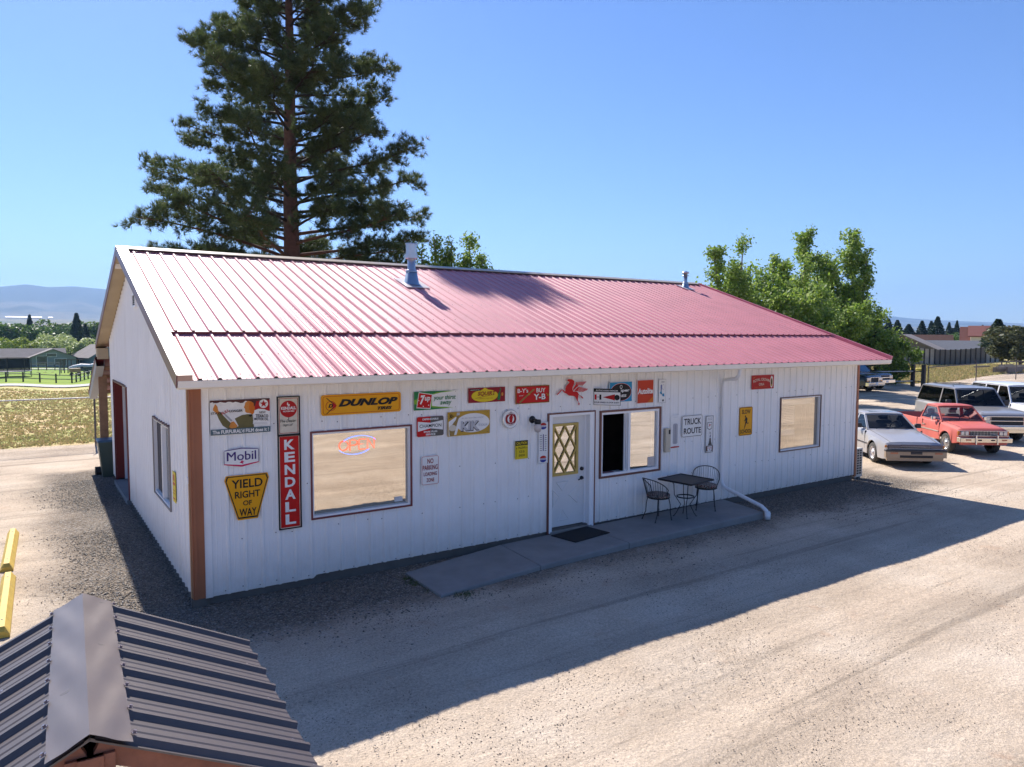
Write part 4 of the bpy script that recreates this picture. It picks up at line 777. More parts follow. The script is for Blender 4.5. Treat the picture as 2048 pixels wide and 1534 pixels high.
t1 = sign('thermometer', 'narrow white thermometer with a blue pattern, right of the orange-red sign', 8.204, 8.392, 2.22, 2.67, [('poly','lgrey',border(0,0,.03,.012),'border'), ('poly','sky',[(.12,.42),(.35,.55),(.45,.36),(.75,.40),(.78,.26),(.50,.28),(.45,.40),(.30,.36)],'emblem'), ('poly','blue',[(.25,.74),(.38,.78),(.36,.52),(.25,.5)],'emblem'), ('poly','lgrey',ellp(.62,.66,.20,.11,14),'dial'), ('poly','white',ellp(.62,.66,.17,.095,14),'dial'), ('poly','grey',ellp(.58,.10,.13,.045,12),'emblem'), ('poly','lgrey',[(.3,.86),(.75,.86),(.75,.90),(.3,.90)],'scale')], outline=rrect(0,1,0,1,.12,.05), pin=False); t1['category'] = 'thermometer'
# flanged dealer sign standing off the wall at a slant
fs = thing('flange_sign', 'white dealer sign with black header standing off the wall in front of the blue sign', 'sign', (6.62, -.2, 2.4))
def ff(u, v, d): return (6.60+.30*u+d*.8, -.03-.36*u+d*-.5+.0, 2.27+.285*v+ .0*u)
Pn = MB(); Pn.prism([(0,0),(1,0),(1,1),(0,1)], ff, -.003, .003); Pn.build('panel', smt('white'), fs)
def fpoly(pl, c, k, nm='emblem'): MB().prism(pl, ff, -.004-.0006*k, -.0035-.0006*(k-1)).build(nm, smt(c), fs); MB().prism(pl, ff, .0035+.0006*(k-1), .004+.0006*k).build(nm, smt(c), fs)
fpoly([(0,.80),(1,.80),(1,1),(0,1)], 'black', 1, 'banner'); fpoly([(.04,.32),(.11,.32),(.11,.64),(.04,.64)], 'red', 1); fpoly([(.22,.32),(.29,.32),(.29,.64),(.22,.64)], 'black', 1); fpoly([(.11,.45),(.22,.45),(.22,.52),(.11,.52)], 'lgrey', 1)
fpoly([(.34,.48),(.80,.68),(.80,.30)], 'signred', 1); fpoly(ellp(.88,.48,.10,.17,16), 'black', 2)
for s_, u0, u1, v0, v1, c in (('AUTHORIZED DEALER',.08,.92,.855,.935,'white'), ('FOUR SPEED FLOOR SHIFT',.03,.97,.12,.20,'black')):
    V, Fc = text_mesh(s_, .025); mn, mx = V.min(0), V.max(0)
    m = MB(); m.add([ff(u0+(v[0]-mn[0])/(mx[0]-mn[0])*(u1-u0), v0+(v[1]-mn[1])/(mx[1]-mn[1])*(v1-v0), -.0062) for v in V], Fc); m.build('lettering', smt(c), fs)
m = MB()
for a, b in (((0,0),(1,0)),((1,0),(1,1)),((1,1),(0,1)),((0,1),(0,0))): m.cyl(ff(*a,0), ff(*b,0), .004, n=5)
m.build('border', 'sign_black', fs)
bx_ = MB().bbox(8.36, 8.498, -.085, -.022, 1.27, 1.727, .012); o = thing('intercom_box', 'narrow cream wall box with a small dark display beside the sliding window', 'wall box', (8.43,-.05,1.5)); bx_.build('casing', M('box_cream', (.56,.50,.38), .5), o); MB().box(8.432,8.478,-.087,-.085,1.615,1.70).build('display', 'black', o); MB().box(8.44,8.47,-.087,-.085,1.32,1.34).build('button', 'sign_lgrey', o)
t2 = sign('thermometer', 'pale rounded thermometer with a faded red lower edge beside the cream wall box', 8.54, 8.785, 1.322, 1.966, [('poly','lgrey',rrect(.25,.78,.12,.74,.2,.05),'scale'), ('poly','grey',[(.505,.14),(.525,.14),(.525,.70),(.505,.70)],'tube'), ('poly','signred',[(.02,.03),(.06,.012),(.94,.012),(.98,.03),(.98,.045),(.5,.055),(.02,.045)],'emblem'), ('poly','lgrey',[(.3,.93),(.7,.93),(.7,.935),(.3,.935)],'scale')], outline=rrect(0,1,0,1,.22,.07), pin=False); t2['category'] = 'thermometer'
sign('road_sign', 'white truck route sign with black lettering and border', 8.85, 9.434, 1.506, 1.938, [('poly','black',rborder(.012,.016,.06,.08,.014,.02),'border'), T('black','TRUCK',.10,.93,.565,.85,bold=.02), T('black','ROUTE',.09,.93,.15,.42,bold=.02)], outline=rrect(0,1,0,1,.06,.08))
t3 = sign('thermometer', 'long narrow soda thermometer with a dark bottle picture, left of the downspout', 9.54, 9.757, 1.148, 1.89, [('poly','grey',border(0,0,.05,.014),'border'), ('poly','white',[(.15,.66),(.85,.66),(.85,.85),(.15,.85)],'emblem'), ('poly','grey',[(.18,.66),(.5,.615),(.82,.66),(.82,.83),(.18,.83)],'emblem'), ('poly','white',[(.24,.67),(.5,.635),(.76,.67),(.76,.815),(.24,.815)],'emblem'), T('signred','Jr',.34,.70,.71,.785,bold=.03), T('black','RIGHT TIME',.2,.8,.93,.945,bold=.01), T('black','ANY TIME',.25,.75,.89,.905,bold=.01),
  ('poly','grey',[(.5,.58),(.62,.53),(.52,.50)],'emblem'), ('poly','grey',[(.30,.20),(.84,.20),(.70,.30),(.66,.40),(.50,.40),(.42,.28)],'emblem'), ('poly','purple',[(.48,.44),(.66,.50),(.6,.42)],'emblem'), ('poly','brown',[(.05,.04),(.95,.04),(.95,.19),(.05,.19)],'emblem'), ('poly','white',[(.18,.17),(.82,.17),(.78,.06),(.5,.03),(.22,.06)],'emblem'), T('signred','Frostie',.24,.76,.11,.15,bold=.02), ('poly','black',[(.45,.065),(.58,.065),(.58,.085),(.45,.085)],'emblem')], pin=False, outline=rrect(0,1,0,1,.08,.02)); t3['category'] = 'thermometer'
run = [(.46,.655),(.44,.62),(.43,.57),(.36,.52),(.34,.535),(.335,.515),(.37,.50),(.45,.54),(.46,.50),(.44,.44),(.41,.36),(.37,.28),(.34,.22),(.37,.23),(.43,.30),(.48,.38),(.53,.43),(.58,.41),(.64,.40),(.72,.43),(.71,.45),(.64,.425),(.60,.44),(.58,.50),(.60,.55),(.62,.57),(.57,.62),(.53,.64)]
sign('road_sign', 'yellow slow school sign with a black running figure, right of the downspout', 10.564, 10.983, 1.412, 2.008, [('poly','black',rborder(.015,.012,.07,.05,.022,.015),'border'), T('black','SLOW',.17,.83,.76,.91,bold=.022), T('black','SCHOOL',.07,.95,.075,.215,bold=.022), ('poly','black',run,'emblem'), ('poly','black',ellp(.45,.675,.045,.03,12),'emblem')], base='yellow', outline=rrect(0,1,0,1,.08,.055))
sign('enamel_sign', 'red cola sign with arched white lettering and a bottle oval, above the school sign', 10.932, 11.672, 2.366, 2.662, [('poly','white',ellp(.895,.49,.065,.43,20),'emblem'), ('poly','gold',ellp(.895,.46,.045,.32,20),'emblem'), ('poly','black',[(.87,.30),(.92,.30),(.92,.58),(.905,.75),(.885,.75),(.87,.58)],'emblem'), T('cream','ROYAL CROWN',.06,.80,.46,.66,bold=.02,arc=.14), T('cream','COLA',.31,.55,.26,.44,bold=.025), T('orange','RELAX AND ENJOY',.12,.66,.11,.18,bold=.01), ('poly','gold',[(.04,.83),(.10,.86),(.16,.93),(.12,.86),(.06,.80)],'emblem')], base='signred', worn=1)
# small notice on the left wall
ns = thing('warning_sign', 'narrow yellow notice on the left side wall near the front corner', 'sign', (-.03, 1.2, 1.3)); MB().box(-.026,-.02,1.06,1.28,1.14,1.57).build('panel', smt('yellow2'), ns)
m = MB(); m.box(-.027,-.0262,1.09,1.25,1.38,1.42); m.box(-.027,-.0262,1.09,1.25,1.30,1.31); m.box(-.027,-.0262,1.09,1.25,1.26,1.27); m.box(-.027,-.0262,1.12,1.22,1.44,1.53); m.box(-.027,-.0262,1.09,1.25,1.18,1.2); m.build('print', smt('signred'), ns)
m = MB(); m.bbox(-.05,-.02,.03,.10,1.60,1.68,.008); tag(m.build('outdoor_socket', 'vinyl'), 'small white socket box at the left corner post', 'socket')
# neon sign in the left window
emis('neon_red', (1.,.13,.05), .75); emis('neon_blue', (.22,.32,1.), .8)
ne = thing('neon_sign', 'neon open sign glowing red and blue in the left window', 'neon sign', (2.24, .0, 1.95))
def npth(pts, mat, nm, r=.0045): MB().tube([(1.95+.56*u, .030, 1.80+.24*v) for u, v in pts], r, 6).build(nm, mat, ne)
def el(cx, cy, rx, ry, a0, a1, n=16): return [(cx+rx*math.cos(rad(a0+(a1-a0)*i/n)), cy+ry*math.sin(rad(a0+(a1-a0)*i/n))) for i in range(n+1)]
npth(el(.13,.46,.12,.28,0,350), 'neon_red', 'letter'); npth([(.29,.12),(.30,.76)]+el(.40,.60,.10,.16,80,-90,8)+[(.30,.44)], 'neon_red', 'letter')
npth([(.72,.77),(.55,.77),(.53,.48),(.68,.48),(.53,.48),(.54,.16),(.72,.17)], 'neon_red', 'letter'); npth([(.77,.14),(.78,.78),(.95,.16),(.96,.82)], 'neon_red', 'letter')
npth(el(.55,.48,.48,.52,155,25,20), 'neon_blue', 'arc'); npth(el(.42,.42,.45,.52,205,330,20), 'neon_blue', 'arc')
# wall light
wl_ = thing('wall_light', 'black wall lantern with ribbed glass jar left of the door', 'light', (5.27,-.04,2.08))
m = MB(); m.lathe([(0,-.03),(.05,-.028),(.062,-.01),(.062,0)], (5.27,-.022,2.09), 18, 'y'); m.tube([(5.27,-.04,2.09),(5.27,-.10,2.095),(5.28,-.13,2.09)], .02, 8); m.build('bracket', 'black_iron', wl_)
MB().lathe([(0,.07),(.05,.068),(.055,.05),(.055,0),(.045,0)], (5.29,-.15,2.03), 18).build('cap', 'black_iron', wl_)
mirror_glass('lamp_glass', .25, (.75,.72,.70)); MB().lathe([(.044,.0),(.062,-.03),(.064,-.08),(.045,-.13),(.0,-.145)], (5.29,-.15,2.03), 18).build('glass_jar', M('jar_glass', (.55,.5,.48), .25), wl_)
# ---------------------------------------------------------------- table and chairs
tb = thing('patio_table', 'square black wrought-iron table on the concrete slab', 'table', (8.47, -.50, .11))
TH = .82
def tp(u, v, z): # square top turned to match
    a = rad(TABA); return (8.47+(u*math.cos(a)-v*math.sin(a)), -.50+(u*math.sin(a)+v*math.cos(a)), z)
TABA = 8
m = MB(); s = .36
m.add([tp(a*s,b*s,TH-.012) for a,b in ((-1,-1),(1,-1),(1,1),(-1,1))]+[tp(a*s,b*s,TH-.006) for a,b in ((-1,-1),(1,-1),(1,1),(-1,1))], [(0,3,2,1),(4,5,6,7)])
for a,b in (((-1,-1),(1,-1)),((1,-1),(1,1)),((1,1),(-1,1)),((-1,1),(-1,-1))): m.cyl(tp(a[0]*s,a[1]*s,TH-.01), tp(b[0]*s,b[1]*s,TH-.01), .018, n=8)
m.build('table_top', M('mesh_black', (.010,.010,.013), .5, var=.4, vscale=30), tb)
for a,b in ((-1,-1),(1,-1),(1,1),(-1,1)):
    m = MB(); m.tube([tp(a*.20,b*.20,TH-.015),tp(a*.155,b*.155,TH-.10),tp(a*.145,b*.145,.52),tp(a*.06,b*.06,.34),tp(a*.12,b*.12,.17),tp(a*.15,b*.15,.115)], .008, 6); m.lathe([(.018,0),(.016,.02),(0,.022)], tp(a*.15,b*.15,.105), 8); m.build('leg', 'black_iron', tb)
m = MB(); m.lathe([(.15,.0),(.165,.0),(.165,.02),(.15,.02),(.15,0)], tp(0,0,.48), 20); m.build('ring_shelf', 'black_iron', tb)
def cushion_mat():
    m = bpy.data.materials.new('floral_fabric'); m.use_nodes = True; N = m.node_tree.nodes; L = m.node_tree.links; b = N['Principled BSDF']; b.inputs['Roughness'].default_value = .9
    tc = N.new('ShaderNodeTexCoord'); n = N.new('ShaderNodeTexNoise'); n.inputs['Scale'].default_value = 9; n.inputs['Distortion'].default_value = 3; L.new(tc.outputs['Object'], n.inputs[0]); r = N.new('ShaderNodeValToRGB'); e = r.color_ramp; e.interpolation = 'CONSTANT'
    for p, c in ((0,(.02,.02,.02)),(.42,(.30,.28,.24)),(.5,(.03,.03,.025)),(.55,(.22,.06,.05)),(.60,(.35,.33,.29)),(.68,(.02,.02,.02))):
        k = e.elements.new(p); k.color = (*c, 1)
    L.new(n.outputs[0], r.inputs[0]); L.new(r.outputs[0], b.inputs['Base Color']); MATS['floral_fabric'] = m
cushion_mat()
def chair(label):
    t = thing('patio_chair', label, 'chair', local=True, group='black iron patio chairs at the table')   # faces +x
    m = MB(); m.lathe([(0,.415),(.20,.415),(.215,.425),(.20,.435),(0,.435)], (0,0,0), 20); m.build('seat', 'black_iron', t)
    m = MB(); m.lathe([(0,.436),(.19,.438),(.215,.455),(.21,.49),(.17,.505),(0,.51)], (0,0,0), 20); m.build('cushion', 'floral_fabric', t)
    a = [rad(180+x) for x in range(-100, 101, 10)]
    def rim(k): tt = (k/20)*2-1; h = .80-.20*abs(tt)**2.2; rr = .28-.03*abs(tt); return (rr*math.cos(a[k])-.03, rr*math.sin(a[k]), h)
    b = MB().tube([(.19*math.cos(a[0]),.19*math.sin(a[0]),.43)]+[rim(k) for k in range(21)]+[(.19*math.cos(a[20]),.19*math.sin(a[20]),.43)], .009, 6).build('backrest', 'black_iron', t)
    m = MB()
    for k in range(1, 20, 1 if True else 2):
        if k % 2 == 1 or 3 < k < 17: m.cyl((.20*math.cos(a[k]),.20*math.sin(a[k]),.43), rim(k), .0035, n=4)
    m.build('spindles', 'black_iron', b)
    for sx, sy in ((1,1),(1,-1),(-1,1),(-1,-1)):
        m = MB(); m.tube([(sx*.13,sy*.14,.42),(sx*.15,sy*.155,.30),(sx*.155,sy*.16,.16),(sx*(.22 if sx < 0 else .17),sy*.18,.012)], .009, 6); m.lathe([(.017,0),(.015,.018),(0,.02)], (sx*(.22 if sx < 0 else .17),sy*.18,0), 8); m.build('leg', 'black_iron', t)
    return t
c1 = chair('black iron chair with floral cushion on the door side of the table'); c1.location = (7.88,-.38,.10); c1.rotation_euler = (0,0,rad(-4)); c1.scale = (1.0,1.0,1.0)
c2 = copy_tree(c1); c2['label'] = 'black iron chair with floral cushion on the downspout side of the table'; c2.location = (9.22,-.34,.115); c2.rotation_euler = (0,0,rad(222))
# ---------------------------------------------------------------- wheel stops
M('stop_yellow', (.62,.42,.07), .7, var=.25, vscale=5, rust=-.02, dirt=(.45,.38,.25), bump=.3, bscale=60)
def wheel_stop(x, y, ln, rz, label):
    t = MB(); w0, w1, h = .085, .035, .12; v = []
    for yy, i in ((0,0),(.05,1),(ln-.05,1),(ln,0)):
        hh = h if i else h*.62; v += [(-w0,yy,0),(w0,yy,0),(w0*.98,yy,.035),(w1,yy,hh),(-w1,yy,hh),(-w0*.98,yy,.035)]
    f = [(5,4,3,2,1,0),(18,19,20,21,22,23)]
    for k in range(3):
        for j in range(6): f.append((k*6+j, k*6+(j+1)%6, k*6+6+(j+1)%6, k*6+6+j))
    t.add(v, f); o = t.build('wheel_stop', 'stop_yellow'); tag(o, label, 'wheel stop', 'yellow wheel stops along the left edge'); o.location = (x, y, 0); o.rotation_euler = (0,0,rad(rz))
    for yy in (.3, ln-.3): m = MB(); m.cyl((0,yy,h-.002),(0,yy,h+.004),.012,n=8,smooth=False); q = m.build('pin', 'black', o)
    return o
wheel_stop(-2.02, 2.97, 2.35, -1.5, 'yellow concrete wheel stop farther from the small dark roof'); wheel_stop(-2.03, .22, 2.38, -1.0, 'yellow concrete wheel stop nearer to the small dark roof')
# ---------------------------------------------------------------- little roofed kiosk in the foreground
kk = thing('kiosk', 'small wooden notice kiosk with dark brown ribbed metal roof in the foreground', 'kiosk', (-1.5, -5.8, 0))
KA = rad(87.37); KO = Vector((-1.545,-6.62,1.95)); ka = Vector((math.cos(KA), math.sin(KA), 0)); kp = Vector((ka.y,-ka.x,0)); KS = .50; KW = .905; KL = 1.71
M('roof_brown', (.065,.045,.04), .48, var=.14, vscale=2.5, spec=1.0); 
def KR(side, off=0.):
    d = Vector((kp.x*side, kp.y*side, -KS)).normalized(); nn = (kp*side*KS+Vector((0,0,1))).normalized()
    return lambda s,t,h: tuple(KO+ka*s+d*t+nn*(h+off))
KT = KW*math.sqrt(1+KS*KS)
ribbed('roof_panel', kk, 'roof_brown', -.0, KL, .02, KT, KR(1,.0), pit=.2286, phase=.05, big=.022, npan=4, small=.007); ribbed('roof_panel', kk, 'roof_brown', -.0, KL, .02, KT+.05, KR(-1,.0), pit=.2286, phase=.05, big=.022, npan=4, small=.007)
def capside(side):
    f = KR(side, .026); ns, ntt = 40, 8; V = []; wv = .15; r = random.Random(side+5)
    ph_ = [r.uniform(0,6) for _ in range(6)]
    for i in range(ns+1):
        for j in range(ntt+1):
            s = -.02+(KL+.03)*i/ns; t = wv*j/ntt; k = j/ntt
            h = .0022*k*(math.sin(s*7+ph_[0])*.6+math.sin(s*16+t*20+ph_[1])*.5+math.sin(s*27.5+ph_[2])*.6)*(1 if side > 0 else .8)+.004*math.sin(s*11-t*25+ph_[3])*math.sin(k*3.14)
            q_ = f(s, t, h); V.append(q_ if j else tuple(KO+ka*s+Vector((0,0,.030))))
    F = [(i*(ntt+1)+j, (i+1)*(ntt+1)+j, (i+1)*(ntt+1)+j+1, i*(ntt+1)+j+1) for i in range(ns) for j in range(ntt)]
    if side < 0: F = [tuple(reversed(q)) for q in F]
    m = MB(); m.add(V, F, True); return m.build('ridge_cap', M('cap_brown', (.15,.12,.11), .40, metal=.3, var=.06, vscale=4, spec=.7), kk)
capside(1); capside(-1)
m = MB(); m.cyl(KO+Vector((0,0,.027))-ka*.02, KO+Vector((0,0,.027))+ka*(KL+.01), .0016, n=6); m.build('ridge_crease', 'cap_brown', kk)
m = MB()
def kscrew(side, s, t, h=.02):
    f = KR(side, .0); a = Vector(f(s,t,h)); b = Vector(f(s,t,h+.012)); m.cyl(a, b, .0075, n=6, smooth=False); m.cyl(a, a+(b-a)*.25, .012, n=8, smooth=False)
for side in (1,-1):
    for k in range(8): kscrew(side, .05+k*.2286, .155, .03)
for s, t in ((.28,.47),(.28+.2286*2,.50),(.05,.55),(1.0,.42),(.28,.93),(.74,.92),(.5,.94),(1.2,.9),(.05,.97)): kscrew(1, s+.02, t, .004 if t < .6 else .006); kscrew(-1, s, t*.9, .006)
m.build('screws', M('screw_bright', (.30,.26,.28), .35, metal=.8), kk, kind='stuff')
for side in (1,-1):
    f = KR(side,-.001); m = MB(); m.add([f(s,t,h) for h in (-.012,-.0) for t in (.0,KT-.05) for s in (.012,KL-.015)], [(0,2,3,1),(0,1,5,4),(2,6,7,3),(0,4,6,2),(1,3,7,5)]); m.build('sheathing', 'greywood', kk)
    m = MB(); m.add([f(s,t,h) for h in (-.10,-.014) for t in (.05,KT-.12) for s in (.05,.09)], [(0,2,3,1),(4,5,7,6),(0,1,5,4),(2,6,7,3),(0,4,6,2),(1,3,7,5)]); m.build('rafter', 'redwood', kk)
    m = MB(); m.add([f(s,t,h) for h in (-.10,-.014) for t in (.05,KT-.12) for s in (KL-.13,KL-.09)], [(0,2,3,1),(4,5,7,6),(0,1,5,4),(2,6,7,3),(0,4,6,2),(1,3,7,5)]); m.build('rafter', 'redwood', kk)
def kbox(m, s0, s1, p0, p1, z0, z1):
    v = [KO+ka*s+kp*p for p in (p0,p1) for s in (s0,s1)]; V = [(a.x,a.y,z) for z in (z0,z1) for a in v]; return m.add(V, [(0,2,3,1),(4,5,7,6),(0,1,5,4),(2,6,7,3),(0,4,6,2),(1,3,7,5)])
kbox(MB(), .03, .17, -.085, .085, -.05, 1.86).build('post', 'redwood', kk); kbox(MB(), KL-.30, KL-.16, -.085, .085, -.05, 1.86).build('post', 'redwood', kk)
kbox(MB(), .02, KL-.05, -.045, .045, 1.76, 1.86).build('beam', 'redwood', kk); kbox(MB(), .17, KL-.30, -.012, .012, .8, 1.65).build('notice_board', 'greywood', kk)
kbox(MB(), .018, .03, -.045, .045, 1.70, 1.80).build('bracket', M('rust_plate', (.16,.04,.02), .6), kk); m = MB(); a = KO+ka*.018-Vector((0,0,.20)); m.cyl(a, a-ka*.015, .009, n=6, smooth=False); m.build('bolt', M('bolt_blue', (.10,.12,.30), .35, metal=.5), kk)
# ---------------------------------------------------------------- vehicles (x forward, origin on the ground under the front axle)
M('car_glass', (.02,.025,.03), .04, spec=.8)
def carglass(key, dark):
    m = bpy.data.materials.new(key); m.use_nodes = True; n = m.node_tree.nodes; L = m.node_tree.links; n.clear()
    o = n.new('ShaderNodeOutputMaterial'); g = n.new('ShaderNodeBsdfGlossy'); g.inputs['Roughness'].default_value = .02; t = n.new('ShaderNodeBsdfTransparent'); t.inputs[0].default_value = (dark,dark*1.02,dark*1.04,1)
    fr = n.new('ShaderNodeFresnel'); fr.inputs[0].default_value = 1.45; x = n.new('ShaderNodeMixShader'); L.new(fr.outputs[0], x.inputs[0]); L.new(t.outputs[0], x.inputs[1]); L.new(g.outputs[0], x.inputs[2]); L.new(x.outputs[0], o.inputs[0]); MATS[key] = m
carglass('glass_clear', .75); carglass('glass_tint', .28); carglass('glass_dark', .08)
M('seat_dark', (.04,.035,.04), .9); M('seat_grey', (.16,.16,.17), .9); M('amber', (.75,.22,.01), .25, coat=.5); M('lamp_clear', (.55,.56,.58), .12, metal=.5, coat=.5); M('headlamp_shade', (.06,.055,.09), .25, coat=.6)
M('tyre', (.055,.05,.045), .85, var=.3, vscale=7, rust=.0, dirt=(.13,.105,.08)); M('rim_steel', (.5,.5,.5), .35, metal=.7, var=.15); M('plastic', (.025,.025,.03), .5)
def wheel(t, x, y, r, wd, side, rim=.62, cap='rim_steel'):
    m = MB(); o = wd/2
    m.lathe([(r*rim,-o),(r*.9,-o*1.02),(r,-o*.7),(r,o*.7),(r*.9,o*1.02),(r*rim,o),(r*rim,-o)], (x,y,r), 28, 'y'); ty = m.build('wheel', 'tyre', t)
    m = MB(); yy = y+side*o; s = side
    m.lathe([(r*rim,0),(r*rim*.96,-s*.02),(r*rim*.85,-s*.045),(r*rim*.60,-s*.02),(r*rim*.3,-s*.03),(r*rim*.26,s*.0),(0,s*.004)], (x,yy,r), 28, 'y'); m.build('rim', cap, ty)
    m = MB()
    for k in range(8):
        a = k*math.pi/4; m.cyl((x+r*rim*.72*math.cos(a),yy-s*.036,r+r*rim*.72*math.sin(a)),(x+r*rim*.72*math.cos(a),yy-s*.024,r+r*rim*.72*math.sin(a)),r*.055,n=8,smooth=False)
    m.build('rim_holes', 'black', ty)
def car(name, label, cat, S, loc, rz, scale=.94, group=None):
    t = thing(name, label, cat, local=True, group=group); paint = S['paint']; W = S['w']/2; R = S['r']; wb = S['wb']
    xs = sorted(set([round(x, 3) for x in np.arange(S['x1'], S['x0']+.001, .07)]+[S['x0'], S['x1']]+[p[0] for p in S['top']]+[x+d for x in (0, -wb) for d in (-R-.06, R+.06)]))
    V = []; NP = 9; ar = R+.055
    for x in xs:
        zb = np.interp(x, [p[0] for p in S['belt']], [p[1] for p in S['belt']]); zt = np.interp(x, [p[0] for p in S['top']], [p[1] for p in S['top']]); zs = np.interp(x, [p[0] for p in S['sill']], [p[1] for p in S['sill']])
        w_ = W*np.interp(x, [p[0] for p in S['plan']], [p[1] for p in S['plan']]); za = zs
        for cx in (0, -wb):
            if abs(x-cx) < ar: za = max(za, R+math.sqrt(ar**2-(x-cx)**2)*1.0)
        flare = .018 if za > zs+.02 else 0
        zm = max(za+.02, zs+.55*(zb-zs)); zin = zt
        if S.get('bed') and S['bed'][0] < x < S['bed'][1]: zin = S['bed'][2]; zt = zb+.0
        ins = .045 if zin != zt else .12
        row = [(w_-.03+flare, za), (w_+flare, za+.015), (w_+flare*.6, max(zm, za+.03)), (w_-.012, zb-.05), (w_-.03, zb), (w_-ins, max(zt-.012, zb) if zin == zt else zb), (w_-ins-.02, zin if zin != zt else zt-.003), (w_*.5, zin+(.008 if zin == zt else 0)), (0, zin+(.012 if zin == zt else 0))]
        V.append([(x, y, z) for y, z in row])
    m = MB(); n = len(xs)
    for s in (1, -1):
        vs = [(p[0], p[1]*s, p[2]) for r_ in V for p in r_]; f = [(i*NP+j, (i+1)*NP+j, (i+1)*NP+j+1, i*NP+j+1) for i in range(n-1) for j in range(NP-1)]
        if s < 0: f = [tuple(reversed(q)) for q in f]
        m.add(vs, f, True)
        for e, fl in ((0, s > 0), (n-1, s < 0)):
            q = [(p[0], p[1]*s, p[2]) for p in V[e]]+[(V[e][0][0], 0, V[e][0][2])]; m.add(q if fl else q[::-1], [tuple(range(len(q)))])
    bo = m.build('body', paint, t); md = bo.modifiers.new('n', 'EDGE_SPLIT'); md.split_angle = rad(32)
    # underbody
    m = MB(); m.box(S['x1']+.25, S['x0']-.25, -W+.14, W-.14, S['sill'][0][1]+.02, S['sill'][0][1]+.22); m.build('underbody', 'black', t)
    for x in (0, -wb):
        for s in (1, -1): MB().box(x-ar, x+ar, s*(W-.26) if s > 0 else -W+.22, (W-.22) if s > 0 else -W+.26, R, R+ar).build('wheel_well', 'black', bo); wheel(t, x, s*(W-.11), R, S.get('tw', .19), s, S.get('rim', .62), S.get('cap', 'rim_steel'))
    # greenhouse
    G = S['gh']; zb, zr = G['zb'], G['zr']; wbt, wrf = G['wb'], G['wr']; xb0, xt0, xt1, xb1 = G['x']
    def gq(q, mg, mat, nm, out=.0, gm=S.get('glass', 'glass_tint')):
        q = [Vector(p) for p in q]; k = len(q); c = sum(q, Vector())/k; nrm = (q[1]-q[0]).cross(q[2]-q[0]).normalized(); inn = []
        for i in range(k):
            a, b, c_ = q[i-1], q[i], q[(i+1)%k]; e1 = (a-b).normalized(); e2 = (c_-b).normalized(); bis = (e1+e2); sn = max(.35, math.sqrt(max(0., (1-e1.dot(e2))/2))); inn.append(b+bis.normalized()*mg/sn)
        m = MB(); m.add(q+inn+[p-nrm*.012 for p in inn], [(i,(i+1)%k,k+(i+1)%k,k+i) for i in range(k)]+[(k+i,k+(i+1)%k,2*k+(i+1)%k,2*k+i) for i in range(k)]); m.build('pillar', mat, bo)
        g = MB(); g.add([p-nrm*.010 for p in inn], [tuple(range(k))]); return g.build(nm, gm, t)
    A = lambda s: (xb0, wbt*s, zb); Bq = lambda s: (xt0, wrf*s, zr-.02); Cq = lambda s: (xt1, wrf*s, zr-.02); D = lambda s: (xb1, wbt*s, zb)
    gq([(xb0,-wbt,zb-.01),(xb0,wbt,zb-.01),(xt0,wrf,zr-.02),(xt0,-wrf,zr-.02)], .05, paint, 'windscreen')
    gq([(xb1,wbt,zb),(xb1,-wbt,zb),(xt1,-wrf,zr-.02),(xt1,wrf,zr-.02)], .07, paint, 'rear_window')
    for s in (1, -1):
        cuts = [xb0]+G['cuts']+[xb1]; tops = [xt0]+[min(max(c+(.04 if True else 0)*0, xt1), xt0) for c in G['cuts']]+[xt1]
        for i in range(len(cuts)-1):
            q = [(cuts[i],wbt*s,zb),(cuts[i+1],wbt*s,zb),(tops[i+1],wrf*s,zr-.02),(tops[i],wrf*s,zr-.02)]
            if s < 0: q = q[::-1]
            gq(q, .035, paint, 'side_window', gm=S.get('sglass', S.get('glass', 'glass_tint')))
    m = MB(); k = 7; V2 = []
    for i, fx in enumerate((0,.06,.5,.94,1)):
        x = xt0+(xt1-xt0)*fx; dz = -.02 if i in (0,4) else (.012 if i != 2 else .02)
        ex = .02 if i == 0 else (-.02 if i == 4 else 0)
        for yy, zz in ((-1.0,-.02),(-.94,.004),(-.6,.016),(0,.02),(.6,.016),(.94,.004),(1.0,-.02)): V2.append((x+ex, yy*(wrf+.012), zr+dz+zz))
    m.add(V2, [(i*k+j, i*k+j+1, (i+1)*k+j+1, (i+1)*k+j) for i in range(4) for j in range(6)], True); m.add([(v[0],v[1],v[2]-.03) for v in V2], [((i+1)*k+j, (i+1)*k+j+1, i*k+j+1, i*k+j) for i in range(4) for j in range(6)]); m.build('roof', S.get('roofpaint', paint), t)
    if S.get('sunroof'): MB().box(xt0-.75, xt0-.18, -.36, .36, zr+.028, zr+.034).build('sunroof', 'glass_blue' if 'glass_blue' in MATS else 'car_glass', t)
    # bonnet seams
    for s in (1, -1):
        zf = lambda x: np.interp(x, [p[0] for p in S['top']], [p[1] for p in S['top']]); MB().tube([(x, s*W*(.80-.03*(x-xb0)), float(zf(x))+.004) for x in np.linspace(xb0+.02, S['x0']-.14, 12)], .005, 4).build('bonnet_seam', 'plastic', bo)
    MB().box(S['x0']-.05, S['x0']+.012, -.24, .24, S['front'][0][4]-.19, S['front'][0][4]-.18).build('trim_line', 'plastic', bo)
    # cabin
    it = S.get('seat', 'seat_dark')
    for yy in (.36, -.36):
        m = MB(); m.bbox(xt0-.75, xt0-.22, yy-.24, yy+.24, .45, zb-.18, .05); m.bbox(xt0-.92, xt0-.74, yy-.24, yy+.24, .5, zb+.12, .05); m.bbox(xt0-.92, xt0-.80, yy-.12, yy+.12, zb+.15, zb+.30, .03); m.build('seat', it, t)
